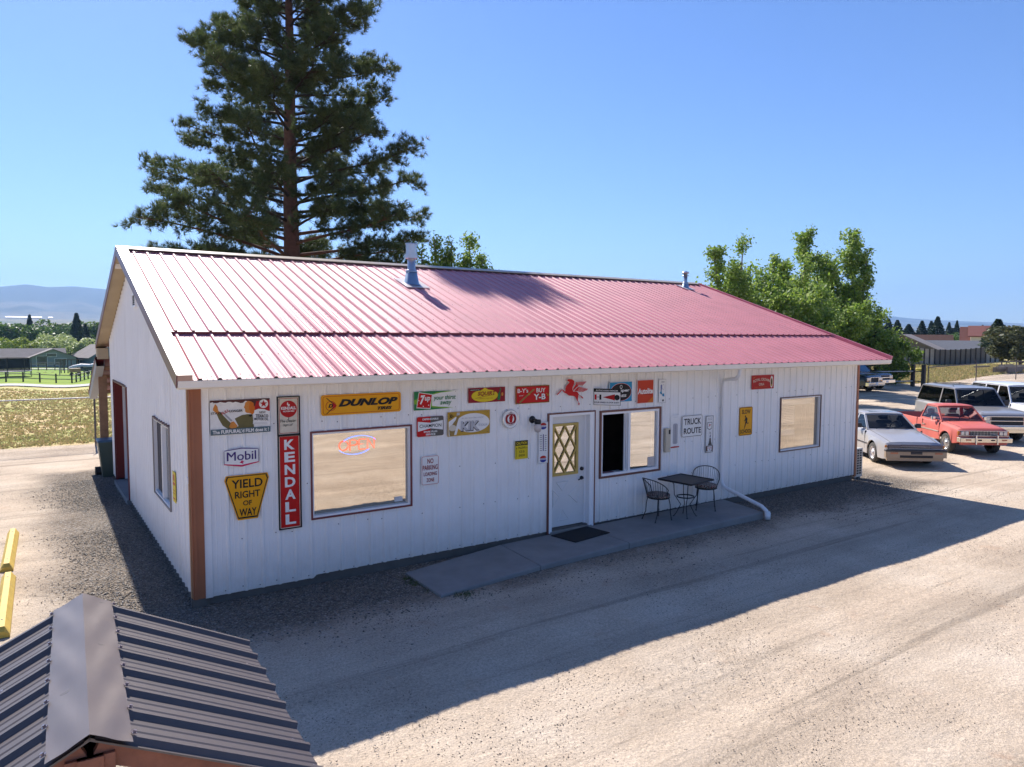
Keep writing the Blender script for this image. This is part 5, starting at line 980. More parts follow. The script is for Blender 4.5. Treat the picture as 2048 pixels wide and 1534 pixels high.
    MB().bbox(xb0-.50, xb0-.05, -wbt+.05, wbt-.05, zb-.25, zb-.02, .05).build('dashboard', it, t)
    m = MB(); m.lathe([(.17,-.01),(.185,0),(.17,.01),(.16,0),(.17,-.01)], (xb0-.62, .36, zb-.0), 18, 'x'); m.build('steering_wheel', 'plastic', t)
    MB().box(xt0-.12,xt0-.09,-.12,.12,zr-.15,zr-.09).build('rear_view_mirror', 'plastic', t)
    # seams, handles, trim strip, mirrors, wipers
    for s in (1, -1):
        ws = W+.001
        for xd in S['seams']: 
            f = W*np.interp(xd, [p[0] for p in S['plan']], [p[1] for p in S['plan']]); MB().box(xd-.005, xd+.005, s*(f-.05) if s > 0 else -f-.002, (f+.002) if s > 0 else -(f-.05), S['sill'][0][1]+.08, zb-.03).build('door_seam', 'black', bo)
        for xd in S['handles']: MB().bbox(xd-.08, xd+.08, s*W if s > 0 else -W-.022, W+.022 if s > 0 else -W, zb-.20, zb-.17, .006).build('door_handle', S.get('handlemat', 'chrome'), t)
        if S.get('strip'): MB().box(-wb+R+.1, -R-.1, W-.01 if s > 0 else -W-.014, W+.014 if s > 0 else -W+.01, S['strip'][0], S['strip'][0]+.035).build('side_moulding', S['strip'][1], t)
        mm = MB(); mx = xb0-.32; mm.bbox(mx-.05, mx+.06, s*(wbt+.06) if s > 0 else -wbt-.06-S.get('mw', .2), (wbt+.06+S.get('mw', .2)) if s > 0 else -(wbt+.06), zb+.02, zb+.02+S.get('mh', .13), .02); mm.cyl((mx, s*(wbt-.03), zb+.02), (mx, s*(wbt+.09), zb+.07), .022, n=6); mm.build('wing_mirror', S.get('mirrormat', 'plastic'), t)
    for yy in (.05, -.50): m = MB(); m.cyl((xb0+.02,yy,zb+.02),(xb0-.10,yy+.42,zb+.07),.008,n=5); m.build('wiper', 'plastic', t)
    # front end
    xf = S['x0']
    for nm, x_, y0, y1, z0, z1, mat, both in S['front']:
        for s in ((1, -1) if both else (1,)):
            a, b = (y0, y1) if s > 0 else (-y1, -y0); MB().bbox(xf-.06, xf+x_, a, b, z0, z1, min(.012, (z1-z0)/3)).build(nm, mat, t)
    t.location = loc; t.rotation_euler = (0, 0, rad(rz)); t.scale = (scale,)*3
    return t
M('sedan_paint', (.42,.40,.395), .32, metal=.2, coat=.4, var=.04); M('sedan_low', (.34,.26,.19), .4, metal=.3, coat=.3, var=.15)
M('truck_red', (.60,.13,.095), .5, coat=.08, var=.16, vscale=2.2); M('suv_silver', (.32,.305,.30), .3, metal=.2, coat=.5); M('suv_white', (.70,.70,.72), .3, coat=.4); M('navy', (.005,.012,.045), .2, coat=1., spec=.7); M('navy_grey', (.02,.03,.05), .25, coat=1.); M('glass_blue', (.05,.14,.22), .05, spec=.8)
sedan = dict(paint='sedan_paint', w=1.69, r=.30, wb=2.60, x0=.88, x1=-3.62, top=[(-3.62,.88),(-3.5,.95),(-2.75,.98),(-.85,.93),(-.80,.92),(.2,.80),(.74,.715),(.80,.66),(.88,.60)], belt=[(-3.62,.80),(-3.0,.88),(-.8,.87),(.3,.76),(.74,.68),(.88,.55)], sill=[(-3.62,.25),(-3.4,.2),(.6,.2),(.88,.24)], plan=[(-3.62,.88),(-3.3,.97),(-2.4,1),(-.4,1),(.4,.975),(.74,.94),(.88,.88)],
  gh=dict(zb=.91, zr=1.34, wb=.74, wr=.58, x=(-.62,-1.28,-2.38,-3.05), cuts=[-1.62,-2.36]), seams=[-.55,-1.62,-2.40], handles=[-1.45,-2.25], handlemat='plastic', strip=(.50,'plastic'), mirrormat='plastic', mw=.17, glass='glass_tint', sunroof=True, cap='wheel_white',
  front=[('headlight_cover',.005,.40,.76,.555,.66,'headlamp_shade',1),('grille',.0,-.40,.40,.60,.665,'headlamp_shade',0),('grille_slot',.012,-.42,.42,.565,.592,'black',0),('indicator',-.03,.765,.83,.57,.64,'amber',1),('bumper_strip',.10,-.84,.84,.475,.53,'plastic',0),('bumper',.085,-.835,.835,.30,.478,'sedan_low',0),('bumper_light',.095,.50,.72,.405,.452,'lamp_orange',1),('air_intake',.09,-.46,.46,.30,.375,'black',0),('plate_bracket',.10,-.16,.16,.40,.47,'plastic',0),('air_dam',.02,-.78,.78,.20,.30,'sedan_low',0)])
M('wheel_white', (.62,.60,.62), .3, metal=.2); M('lamp_orange', (.45,.14,.06), .3, coat=.5)
car('sedan', 'silver four-door sedan with black bumper strip, nearest the right corner of the shop', 'car', sedan, (18.36,.66,0), 231.4, .93)
pick = dict(paint='truck_red', w=1.61, r=.325, wb=2.54, x0=.72, x1=-3.62, bed=(-3.56,-1.86,.50), top=[(-3.62,.97),(-1.85,.97),(-1.8,.99),(-.5,.985),(-.45,.975),(.3,.925),(.62,.88),(.68,.84),(.72,.80)], belt=[(-3.62,.95),(-1.86,.95),(-.5,.93),(.3,.86),(.62,.82),(.72,.76)], sill=[(-3.62,.42),(-1.9,.38),(.4,.36),(.72,.42)], plan=[(-3.62,.98),(-3.4,1),(.4,1),(.62,.985),(.72,.95)],
  gh=dict(zb=.975, zr=1.45, wb=.715, wr=.585, x=(-.40,-.96,-1.66,-1.80), cuts=[]), seams=[-.40,-1.48,-1.86], handles=[-1.36], strip=(.63,'chrome'), mirrormat='chrome', mw=.12, mh=.13, glass='glass_clear', seat='seat_grey', rim=.66,
  front=[('grille',.006,-.44,.44,.66,.80,'black',0),('grille_surround',.012,-.78,.78,.80,.815,'chrome',0),('grille_surround',.012,-.78,.78,.645,.66,'chrome',0),('headlight',.02,.47,.585,.675,.79,'lamp_clear',1),('headlight',.02,.60,.715,.675,.79,'lamp_clear',1),('headlight_panel',.0,.44,.73,.66,.80,'plastic',1),('indicator',-.02,.72,.79,.65,.80,'amber',1),('bumper',.16,-.80,.80,.46,.60,'chrome_dull',0),('bumper_light',.166,.46,.64,.515,.565,'lamp_orange',1),('bumper_slot',.165,.13,.27,.51,.56,'black',1),('overrider',.20,.30,.355,.40,.70,'chrome',1),('apron',.02,-.72,.72,.36,.46,'truck_red',0)])
M('chrome_dull', (.72,.66,.56), .22, metal=.95, var=.1)
pk = car('pickup_truck', 'faded red compact pickup with chrome bumper parked beside the silver sedan', 'pickup truck', pick, (21.86,.42,0), 233.0, .92)
m = MB()
for k in range(5): m.box(.727,.732,-.43,.43,.675+k*.026,.679+k*.026)
for k in range(9): m.box(.727,.732,-.4+k*.1,-.394+k*.1,.665,.797)
m.build('grille_bars', 'rim_steel', pk)
V, Fc = text_mesh('NISSAN', .03); mn, mx = V.min(0), V.max(0); m = MB(); m.add([(.736,.18+(v[0]-mn[0])/(mx[0]-mn[0])*.2,.71+(v[1]-mn[1])/(mx[1]-mn[1])*.025) for v in V], Fc); m.build('lettering', 'rim_steel', pk)
suv = dict(paint='suv_silver', w=1.95, r=.37, wb=2.84, x0=.92, x1=-3.86, top=[(-3.86,1.16),(-.85,1.17),(-.8,1.16),(.5,1.09),(.82,1.04),(.9,1.0),(.92,.96)], belt=[(-3.86,1.08),(-.8,1.08),(.5,1.01),(.82,.97),(.92,.9)], sill=[(-3.86,.40),(-3.6,.36),(.6,.36),(.92,.42)], plan=[(-3.86,.92),(-3.6,1),(.5,1),(.82,.985),(.92,.95)],
  gh=dict(zb=1.14, zr=1.80, wb=.88, wr=.74, x=(-.66,-1.16,-3.62,-3.80), cuts=[-1.98]), seams=[-.58,-1.98], handles=[-1.8], handlemat='plastic', mirrormat='plastic', mw=.2, mh=.2, glass='glass_tint', sglass='glass_dark', rim=.6,
  front=[('grille',.006,-.55,.55,.64,.93,'black',0),('grille_bar',.014,-.92,.92,.775,.80,'chrome',0),('grille_surround',.012,-.92,.92,.93,.955,'chrome',0),('grille_surround',.012,-.92,.92,.62,.64,'chrome',0),('grille_post',.014,.54,.57,.64,.93,'chrome',1),('headlight',.012,.58,.84,.805,.925,'lamp_clear',1),('headlight',.012,.58,.84,.65,.77,'lamp_clear',1),('indicator',.0,.84,.95,.81,.93,'amber',1),('indicator',.0,.84,.95,.65,.77,'amber',1),('bumper',.15,-.96,.96,.50,.61,'chrome',0),('bumper_lower',.13,-.90,.90,.38,.50,'chrome_dull',0)])
sv = car('sport_utility', 'silver-grey two-door utility vehicle with tinted windows behind the red pickup', 'SUV', suv, (25.5,1.35,0), 232, .93)
m = MB()
for s in (1,-1):
    m.tube([(-1.5,s*.60,1.85),(-1.6,s*.60,1.88),(-3.3,s*.60,1.88),(-3.4,s*.60,1.85)], .012, 6)
for x in (-1.8,-2.6,-3.2): m.cyl((x,-.6,1.88),(x,.6,1.88),.012,n=6)
m.build('roof_rack', 'plastic', sv)
suv2 = dict(suv); suv2.update(paint='suv_white', glass='glass_tint'); suv2['gh'] = dict(zb=1.14, zr=1.82, wb=.88, wr=.74, x=(-.66,-1.16,-3.62,-3.80), cuts=[-1.7,-2.6])
car('sport_utility', 'white utility vehicle at the right edge behind the silver-grey one', 'SUV', suv2, (28.6,.9,0), 232, .93)
big = dict(paint='navy', w=1.98, r=.39, wb=3.5, x0=.95, x1=-4.6, bed=(-4.5,-2.75,.75), top=[(-4.6,1.22),(-2.75,1.22),(-2.7,1.24),(-.8,1.24),(-.75,1.23),(.5,1.17),(.82,1.12),(.9,1.06),(.95,1.0)], belt=[(-4.6,1.2),(-2.7,1.18),(-.8,1.16),(.5,1.08),(.82,1.03),(.95,.94)], sill=[(-4.6,.5),(-4.3,.45),(.6,.42),(.95,.5)], plan=[(-4.6,.97),(-4.3,1),(.5,1),(.82,.97),(.95,.92)],
  gh=dict(zb=1.20, zr=1.88, wb=.88, wr=.72, x=(-.62,-1.2,-2.5,-2.68), cuts=[-1.9]), seams=[-.55,-1.85,-2.72], handles=[-1.7], handlemat='plastic', mirrormat='plastic', mw=.2, mh=.22, glass='glass_blue', rim=.6,
  front=[('grille',.006,-.5,.5,.72,1.0,'black',0),('grille_bar',.02,-.88,.88,.84,.89,'chrome',0),('headlight',.012,.52,.88,.90,1.0,'lamp_clear',1),('indicator',.012,.52,.88,.76,.83,'lamp_orange',1),('bumper',.16,-.96,.96,.50,.70,'chrome',0),('plate',.17,-.15,.15,.52,.66,'suv_white',0)])
car('pickup_truck', 'dark navy full-size pickup farther back in the shade, seen right of the shop', 'pickup truck', big, (44.55,16.3,0), 268, .95)
big2 = dict(big); big2['paint'] = 'navy_grey'; big2['front'] = [('grille',.006,-.45,.45,.70,1.0,'black',0),('grille_surround',.02,-.5,-.45,.68,1.02,'chrome',0),('grille_surround',.02,.45,.5,.68,1.02,'chrome',0),('grille_surround',.02,-.5,.5,1.0,1.03,'chrome',0),('headlight',.02,.52,.88,.82,1.0,'lamp_clear',1),('indicator',.02,.70,.90,.74,.82,'amber',1),('bumper',.17,-.96,.96,.45,.68,'chrome',0),('plate',.18,-.15,.15,.52,.66,'suv_white',0)]
car('pickup_truck', 'dark grey-blue pickup in the shade partly hidden by the shop corner', 'pickup truck', big2, (42.1,15.6,0), 268, .92)
# ---------------------------------------------------------------- trees
def orth(d):
    a = np.cross(d, [0,0,1.]); n = np.linalg.norm(a); a = a/n if n > 1e-4 else np.array([1.,0,0]); return a, np.cross(d, a)
leafmat('pine_needles', [(.045,.075,.022),(.07,.11,.034),(.11,.145,.05),(.05,.09,.036),(.14,.145,.06)], .25)
M('pine_bark', (.17,.085,.055), .9, var=.45, vscale=6, bump=.8, bscale=14); M('grey_bark', (.22,.20,.16), .9, var=.3, vscale=8, bump=.5, bscale=20); M('dark_twig', (.05,.032,.022), .9)
def tufts_mesh(cen, dirs, r, nn, ln, wd):
    """needle sprays: nn thin triangles fanning out round dirs at every centre"""
    n = len(cen); cen = np.repeat(cen, nn, 0); d = np.repeat(dirs, nn, 0)+r.normal(0, .62, (n*nn, 3)); d /= np.linalg.norm(d, axis=1, keepdims=True)
    L = ln*r.uniform(.6, 1.15, (n*nn, 1)); s = np.cross(d, r.normal(0, 1, (n*nn, 3))); s /= np.linalg.norm(s, axis=1, keepdims=True)+1e-6
    b = cen+d*.02; V = np.stack([b-s*wd, b+s*wd, b+d*L], 1).reshape(-1, 3); return V
def pine(base, H, prof, seed, label, z_first=2.2):
    r = np.random.RandomState(seed); t = thing('pine_tree', label, 'tree', base); B = np.array(base)
    m = MB(); pts = [(base[0]+.05*math.sin(k*.7), base[1]+.06*math.sin(k*.5+1), base[2]-.2+H*k/14) for k in range(15)]; m.tube(pts, [.45*(1-k/15)**.8+.02 for k in range(15)], 14); m.build('trunk', 'pine_bark', t)
    TC, TD = [], []; z = z_first; a = r.uniform(0, 6.28); nb = 0
    while z < H-.4:
        a += 2.4+r.normal(0, .35); zz = z+r.uniform(-.15, .15); R = np.interp(zz, *prof)*r.uniform(.74, 1.04)*(1+.12*math.sin(a*2+zz))
        up = np.interp(zz, [3, 9, H], [-.02, .22, .42]); d = np.array([math.cos(a), math.sin(a), up]); tx = B[:2]+0
        p0 = np.array([base[0]+.05*math.sin((zz/H*14)*.7), base[1]+.06*math.sin((zz/H*14)*.5+1), base[2]+zz]); n = 7; P = []
        for k in range(n+1):
            q = k/n; P.append(p0+np.array([math.cos(a+.12*math.sin(q*4+a)), math.sin(a+.12*math.sin(q*4+a)), 0])*R*q+np.array([0, 0, up*R*q-.55*up*R*q*q-(.10*R*math.sin(q*3.1) if zz < 7 else 0)*-.6+.10*R*q*q]))
        mb = MB(); rb = .085*(1-zz/H)**.6+.02; mb.tube([tuple(p) for p in P], [rb*(1-.82*k/n) for k in range(n+1)], 6)
        P = np.array(P)
        for k in range(int(6+R*3.9)):
            q = r.uniform(.22, 1.0)**.8; i = min(int(q*n), n-1); f = q*n-i; o = P[i]*(1-f)+P[i+1]*f; dd = P[i+1]-P[i]; dd /= np.linalg.norm(dd); s, u = orth(dd); sg = r.choice([-1, 1])
            td = dd*r.uniform(.3, .9)+s*sg*r.uniform(.5, 1.1)+u*r.normal(0, .35)+np.array([0,0,r.uniform(-.25,.35)]); td /= np.linalg.norm(td); ln = r.uniform(.35, .95)*(.55+.45*min(R/4, 1))*(1.25-q*.4)
            e = o+td*ln; mid = o+td*ln*.5+np.array([0,0,-.05*ln]); mb.tube([tuple(o), tuple(mid), tuple(e)], [.016, .011, .006], 3)
            for j in range(int(5+ln*9.5)):
                w_ = r.uniform(.35, 1.08); c = o+td*ln*w_+r.normal(0, .11, 3); TC.append(c); dv = td*.6+np.array([0,0,.5])+r.normal(0, .3, 3); TD.append(dv/np.linalg.norm(dv))
        for j in range(4): TC.append(P[-1]+r.normal(0, .1, 3)); dv = (P[-1]-P[-2]); TD.append(dv/np.linalg.norm(dv))
        mb.build('limb', 'pine_bark' if zz < 8 else 'dark_twig', t); nb += 1
        z += np.interp(z, [3, 8, H], [.17, .15, .12])
    V = tufts_mesh(np.array(TC), np.array(TD), r, 24, .27, .0105); npmesh('crown', V, np.arange(len(V)).reshape(-1, 3), 'pine_needles', t)
    print('PINE tufts', len(TC), 'tris', len(V)//3, 'limbs', nb); return t
pp = pol(72.75, 34.5)
pine((pp.x, pp.y, 0), 22.0, ([2.0,5.0,6.5,8.2,10.0,11.6,13.4,15.4,17.2,18.6,20.3,22.0], [5.2,5.8,6.2,6.1,5.6,4.7,4.4,3.9,2.9,2.2,1.5,.4]), 21, 'tall ponderosa pine with reddish trunk rising behind the shop roof')
# cottonwood-like trees: several upright spires of leaves
def leaf_quads(cen, r, s0, s1, up=.3):
    n = len(cen); a = r.normal(0, 1, (n, 3)); a[:, 2] += up; a /= np.linalg.norm(a, axis=1, keepdims=True); b = np.cross(a, r.normal(0, 1, (n, 3))); b /= np.linalg.norm(b, axis=1, keepdims=True)+1e-6; c = np.cross(a, b)
    s = r.uniform(s0, s1, (n, 1)); V = np.stack([cen-b*s, cen-c*s*.62, cen+b*s, cen+c*s*.62], 1).reshape(-1, 3); return V
def broadtree(name, base, stems, seed, label, mat, nleaf, ls=(.04,.075), group=None, bark='grey_bark', dense=1.):
    """stems: list of (dx, dy, top z, spread)"""
    r = np.random.RandomState(seed); t = thing(name, label, 'tree', base, group=group); B = np.array(base, float); cen = []
    for (dx, dy, H, sp) in stems:
        m = MB(); n = 9; P = []
        for k in range(n+1):
            q = k/n; P.append(B+np.array([dx*q**.7+.1*math.sin(q*5+dx), dy*q**.7+.1*math.cos(q*4), H*q-.1]))
        m.tube([tuple(p) for p in P], [.11*(H/6)*(1-.9*k/n)+.008 for k in range(n+1)], 7); P = np.array(P)
        nb = int(H*7.5*dense)
        for b in range(nb):
            q = r.uniform(.14, 1.0); i = min(int(q*n), n-1); f = q*n-i; o = P[i]*(1-f)+P[i+1]*f; a = r.uniform(0, 6.28); el = r.uniform(.35, 1.1); ln = sp*(1.02-q**2.2*.72)*r.uniform(.25, 1.35)
            d = np.array([math.cos(a)*math.cos(el), math.sin(a)*math.cos(el), math.sin(el)]); e = o+d*ln; m.tube([tuple(o), tuple(o+d*ln*.5+np.array([0,0,-.03])), tuple(e)], [.018,.012,.005], 3)
            k = int(nleaf/nb*(.4+ln/sp)); w_ = r.uniform(.1, 1.08, k)**.75; j = r.normal(0, .105*sp**.5+.03, (k, 3)); cen.append(o+d*ln*w_[:, None]+j)
        m.build('trunk', bark, t)
    cen = np.concatenate(cen); V = leaf_quads(cen, r, *ls); npmesh('crown', V, np.arange(len(V)).reshape(-1, 4), mat, t); return t
leafmat('leaf_fresh', [(.09,.17,.022),(.15,.25,.03),(.23,.33,.05),(.10,.19,.04),(.34,.42,.15)], .4)
leafmat('leaf_mid', [(.035,.075,.016),(.055,.10,.022),(.085,.14,.03),(.04,.085,.025)], .3)
def topz(el, d): return 3.5+d*math.tan(rad(el))
G = 'cottonwood trees behind the right end of the shop'
for i, (az, d, el, sp, nl, st, lab) in enumerate([
  (39.2, 36, 6.5, 1.2, 20000, [(-.5,.5,0,1.0),(.35,-.3,.15,1.0),(-.1,0,-1.6,1.4)], 'leafy cottonwood with twin tops just right of the short flue'),
  (36.2, 42, 5.9, .8, 15000, [(0,0,.0,.8),(.9,-.9,.05,.85),(-.9,.8,-.8,1.),(.4,-.4,-1.7,1.4)], 'lower cottonwood of thin upright shoots in the middle of the row'),
  (34.0, 48, 7.45, 1.15, 21000, [(0,0,0,1.0),(.5,-.6,-1.0,1.2),(-.6,.6,-1.2,1.2)], 'tallest cottonwood with a bare side twig, pale trunk showing'),
  (30.9, 58, 7.2, 1.4, 26000, [(0,0,0,1.15),(.3,-.4,-1.0,1.2),(-.7,.8,-.9,1.3),(.0,-.0,-2.2,1.5)], 'rounded cottonwood at the right end of the row')]):
    b = pol(az, d); broadtree('cottonwood_tree', (b.x, b.y, 0), [(x*d/32, y*d/32, topz(el, d)+dz*d/32, s*d/32) for x, y, dz, s in st], 40+i, lab, 'leaf_fresh', nl/len(st), ls=(.04*d/32,.075*d/32), group=G, dense=32/d)
for i, (az, d, el, nl) in enumerate([(32.8,50,2.9,22000),(31.2,60,2.0,14000),(35.6,41,2.7,16000),(38.8,38,4.2,14000),(36.9,40,4.3,14000)]):
    b = pol(az, d); broadtree('bushy_tree', (b.x, b.y, 0), [(0,0,topz(el,d),2.7),(1.5,-1.5,topz(el,d)-.7,2.4),(-1.5,1.2,topz(el,d)-.7,2.4)], 60+i, ['low bushy tree filling in below the tall cottonwoods, centre','low bushy tree below the cottonwoods nearest the right roof corner','low bushy tree below the cottonwoods on their left side','bushy tree under the twin cottonwood tops by the short flue','bushy tree filling the gap right of the twin cottonwood tops'][i], 'leaf_fresh', nl/3, ls=(.06,.12))
b = pol(28.6, 58); broadtree('leaning_tree', (b.x, b.y, 0), [(0,0,3.6,1.9),(.9,-.8,3.1,1.3),(1.9,-1.5,2.5,.9)], 70, 'small leaning tree whose branches reach out past the roof corner', 'leaf_fresh', 2900, ls=(.06,.12))
b = pol(61.3, 30); G = 'trees just showing over the ridge'
for i, (az, el, d) in enumerate([(62.9,6.6,29),(61.9,7.55,30),(60.6,7.3,30),(59.2,7.5,30.5),(58.2,6.0,30)]):
    b = pol(az, d); broadtree('cottonwood_tree', (b.x, b.y, 0), [(0,0,topz(el,d),.75),(.4,-.3,topz(el,d)-.7,.8)], 80+i, ['short cottonwood top touching the pine behind the tall flue','tallest cottonwood top just right of the tall flue','full cottonwood top in the middle of the group behind the ridge','pointed cottonwood top right of the middle behind the ridge','lowest cottonwood top at the right end of the group behind the ridge'][i], 'leaf_fresh', 4600, group=G)
# far trees
def crown_shell(r, H, W, n, s0, s1, kind):
    if kind == 'conifer':
        z = r.uniform(0, 1, n)**.85; k = np.floor(z*9)/9; rad_ = W*(1-z)*(.75+.35*np.sin((z*9 % 1)*3.1))*r.uniform(.3, 1.05, n)**.5+.05*W; a = r.uniform(0, 6.28, n); c = np.stack([rad_*np.cos(a), rad_*np.sin(a), H*(.10+.90*z)], -1)
    else:
        L = 11; lc = np.stack([r.normal(0, .42, L)*W, r.normal(0, .42, L)*W, H*r.uniform(.38, .80, L)], -1); lr = W*r.uniform(.34, .58, L); i = r.randint(0, L, n); d = r.normal(0, 1, (n, 3)); d[:, 2] = d[:, 2]*1.0+.2; d /= np.linalg.norm(d, axis=1, keepdims=True); c = lc[i]+d*lr[i][:, None]*np.array([1,1,1.05])*r.uniform(.7, 1.06, (n, 1)); c[:, 2] = np.clip(c[:, 2], H*.10, H)
    return leaf_quads(c, r, s0, s1, .5)
leafmat('far_green', [(.045,.09,.018),(.07,.135,.026),(.11,.19,.035)], .3); leafmat('far_lime', [(.14,.20,.02),(.20,.27,.03),(.26,.31,.04)], .3); leafmat('far_pale', [(.16,.22,.06),(.32,.38,.14),(.45,.5,.25)], .3); leafmat('far_conifer', [(.016,.035,.014),(.025,.05,.02),(.035,.06,.028)], .12)
PROTO = {}
def far_tree(nm, kind, mat, az, d, el_top, wdt, label, group=None, seed=1, n=1500):
    z = gz(pol(az, d)); H = 3.5+d*math.tan(rad(el_top))-z; key = (kind, mat, seed % 4)
    if key not in PROTO:
        r = np.random.RandomState(seed % 4*7+len(kind)+3); V = crown_shell(r, 10., 4. if kind != 'conifer' else 2.6, int(n*1.7), .2, .40, kind)
        o = npmesh('crown', V, np.arange(len(V)).reshape(-1, 4), mat); tr = MB().cyl((0,0,-.5),(0,0,7.5),.22,.06,7).build('trunk', 'dark_twig'); PROTO[key] = (o.data, tr.data); bpy.data.objects.remove(o); bpy.data.objects.remove(tr)
    t = thing(nm, label, 'tree', local=True, group=group); t.location = (*pol(az, d)[:2], z)
    for k, me in zip(('crown', 'trunk'), PROTO[key]): c = bpy.data.objects.new(k, me); C.objects.link(c); c.parent = t
    s = H/10.; sw = wdt/(8. if kind != 'conifer' else 5.2); t.scale = (sw, sw, s); t.rotation_euler = (0, 0, seed*1.7); return t
# left belt of trees behind the houses
ORD = 'first second third fourth fifth sixth seventh eighth ninth tenth eleventh twelfth thirteenth fourteenth fifteenth sixteenth seventeenth eighteenth nineteenth twentieth'.split()
def ordn(k): return ORD[k] if k < 20 else 'twenty-'+ORD[k-20]
r = random.Random(3); G = 'belt of green trees behind the houses on the left'
az = 95.5; k = 0
while az > 83.5:
    el = .80+.18*math.sin(az*2.3)+r.uniform(-.16,.14); d = 300+r.uniform(-14,20)
    far_tree('broadleaf_tree', 'round', 'far_green', az, d, el, r.uniform(11,15), ordn(k)+' dark green broadleaf tree from the left in the belt behind the houses', G, k); az -= r.uniform(.75,1.05); k += 1
for i, (nm, kind, mat, az, d, el, w_, lab) in enumerate([
  ('conifer', 'conifer', 'far_conifer', 86.95, 262, 1.28, 7.5, 'dark tall conifer behind the pale round trees on the left'),
  ('conifer', 'conifer', 'far_conifer', 86.45, 266, .55, 7, 'shorter dark conifer leaning on the tall one at the left'),
  ('conifer', 'conifer', 'far_conifer', 89.6, 330, 1.12, 7, 'distant conifer tip above the left tree belt'),
  ('round_tree', 'round', 'far_pale', 88.0, 250, .20, 8.5, 'pale green domed tree, the higher of the two beside the left house'),
  ('round_tree', 'round', 'far_pale', 87.5, 236, -.15, 10, 'pale green domed tree in front, between the two left houses'),
  ('round_tree', 'round', 'far_lime', 89.5, 246, -.33, 8, 'yellow-green tree right behind the left house roof'),
  ('round_tree', 'round', 'far_lime', 89.05, 248, -.42, 6, 'smaller yellow-green tree beside the domed ones'),
  ('round_tree', 'round', 'far_lime', 90.3, 255, -.05, 8, 'mid green rounded tree behind the left house'),
  ('shrub', 'round', 'far_green', 87.45, 228, -1.45, 4, 'low dark shrub between the two left houses')]):
    far_tree(nm, kind, mat, az, d, el, w_, lab, None, 20+i, 1600)
# houses at the left
M('siding_green', (.22,.26,.24), .8, var=.1); M('siding_blue', (.10,.16,.20), .8, var=.1); M('shingle', (.20,.17,.16), .9, var=.2, vscale=.6); M('shingle_grey', (.11,.115,.135), .9, var=.15); M('pane_far', (.03,.05,.06), .1, spec=.8)
def house(label, c, rz, ln, wd, hw, hr, wall, roof, wins=(), gable='x', cat='house', extra=None):
    t = thing('house', label, cat, local=True); m = MB(); m.box(-ln/2, ln/2, -wd/2, wd/2, -2, hw)
    m.add([(-ln/2,-wd/2,hw),(-ln/2,wd/2,hw),(-ln/2,0,hr),(ln/2,-wd/2,hw),(ln/2,wd/2,hw),(ln/2,0,hr)], [(0,2,1),(3,4,5)]); m.build('wall', wall, t)
    o = .6; s = (hr-hw)/(wd/2); m = MB()
    for sg in (1, -1):
        e = (wd/2+o)*sg; ze = hr-s*(wd/2+o); v = [(-ln/2-o,0,hr+.02),(ln/2+o,0,hr+.02),(ln/2+o,e,ze+.02),(-ln/2-o,e,ze+.02)]; v2 = [(a,b,z+.16) for a,b,z in v]; m.add(v+v2, [(0,1,2,3),(7,6,5,4),(0,4,5,1),(1,5,6,2),(2,6,7,3),(3,7,4,0)])
    m.build('roof', roof, t)
    for (face, u, z, w_, h) in wins:
        m = MB(); p = MB()
        if face in 'fb': y = -wd/2 if face == 'f' else wd/2; q = -1 if face == 'f' else 1; m.box(u-w_/2,u+w_/2,min(y,y+q*.06),max(y,y+q*.06),z-h/2,z+h/2); p.box(u-w_/2+.08,u+w_/2-.08,min(y+q*.06,y+q*.08),max(y+q*.06,y+q*.08),z-h/2+.08,z+h/2-.08)
        else: x = -ln/2 if face == 'l' else ln/2; q = -1 if face == 'l' else 1; m.box(min(x,x+q*.06),max(x,x+q*.06),u-w_/2,u+w_/2,z-h/2,z+h/2); p.box(min(x+q*.06,x+q*.08),max(x+q*.06,x+q*.08),u-w_/2+.08,u+w_/2-.08,z-h/2+.08,z+h/2-.08)
        f = m.build('window', 'vinyl', t); p.build('pane', 'pane_far', f)
    t.location = (c[0], c[1], c[2] if len(c) > 2 and c[2] else gz(c)); t.rotation_euler = (0, 0, rad(rz)); return t
p = pol(89.95, 226); house('long low grey-green house with wide roof at the far left', (p.x,p.y,gz(p)), 2, 17, 8, 2.5, 4.6, 'siding_green', 'shingle', [('f',-5,1.4,1.6,1.2),('f',5.6,1.3,1.8,1.8)])
p = pol(88.45, 222); house('gabled wing of the grey-green house with tall gable windows', (p.x,p.y,gz(p)), 92, 9, 10, 2.5, 4.6, 'siding_green', 'shingle', [('l',-1.6,1.4,2.6,1.8),('l',2.4,1.7,2.4,2.6),('l',.3,3.2,2.2,.9)])
p = pol(85.55, 224); house('blue-grey garage house with a big plain roof left of the shop', (p.x,p.y,gz(p)), -68, 10, 11, 2.9, 6.0, 'siding_blue', 'shingle', [('f',-3.2,1.4,.9,1.6),('f',-.6,1.4,.9,1.6),('r',.5,1.3,4.6,2.3)])
far_ = dict(suv); far_['paint'] = 'suv_white'
def small_car(label, az, d, rz, paint, s=1.):
    S = dict(suv); S['paint'] = paint; p = pol(az, d); c = car('parked_car', label, 'car', S, (p.x, p.y, gz(p)), rz, s)
small_car('white car parked in front of the far blue-grey house at the left', 86.35, 205, 172, 'suv_white', 1.0); small_car('dark red car beside the far white one at the left', 85.75, 204, 200, 'shelf_red2' if 'shelf_red2' in MATS else 'dark_red', .95)
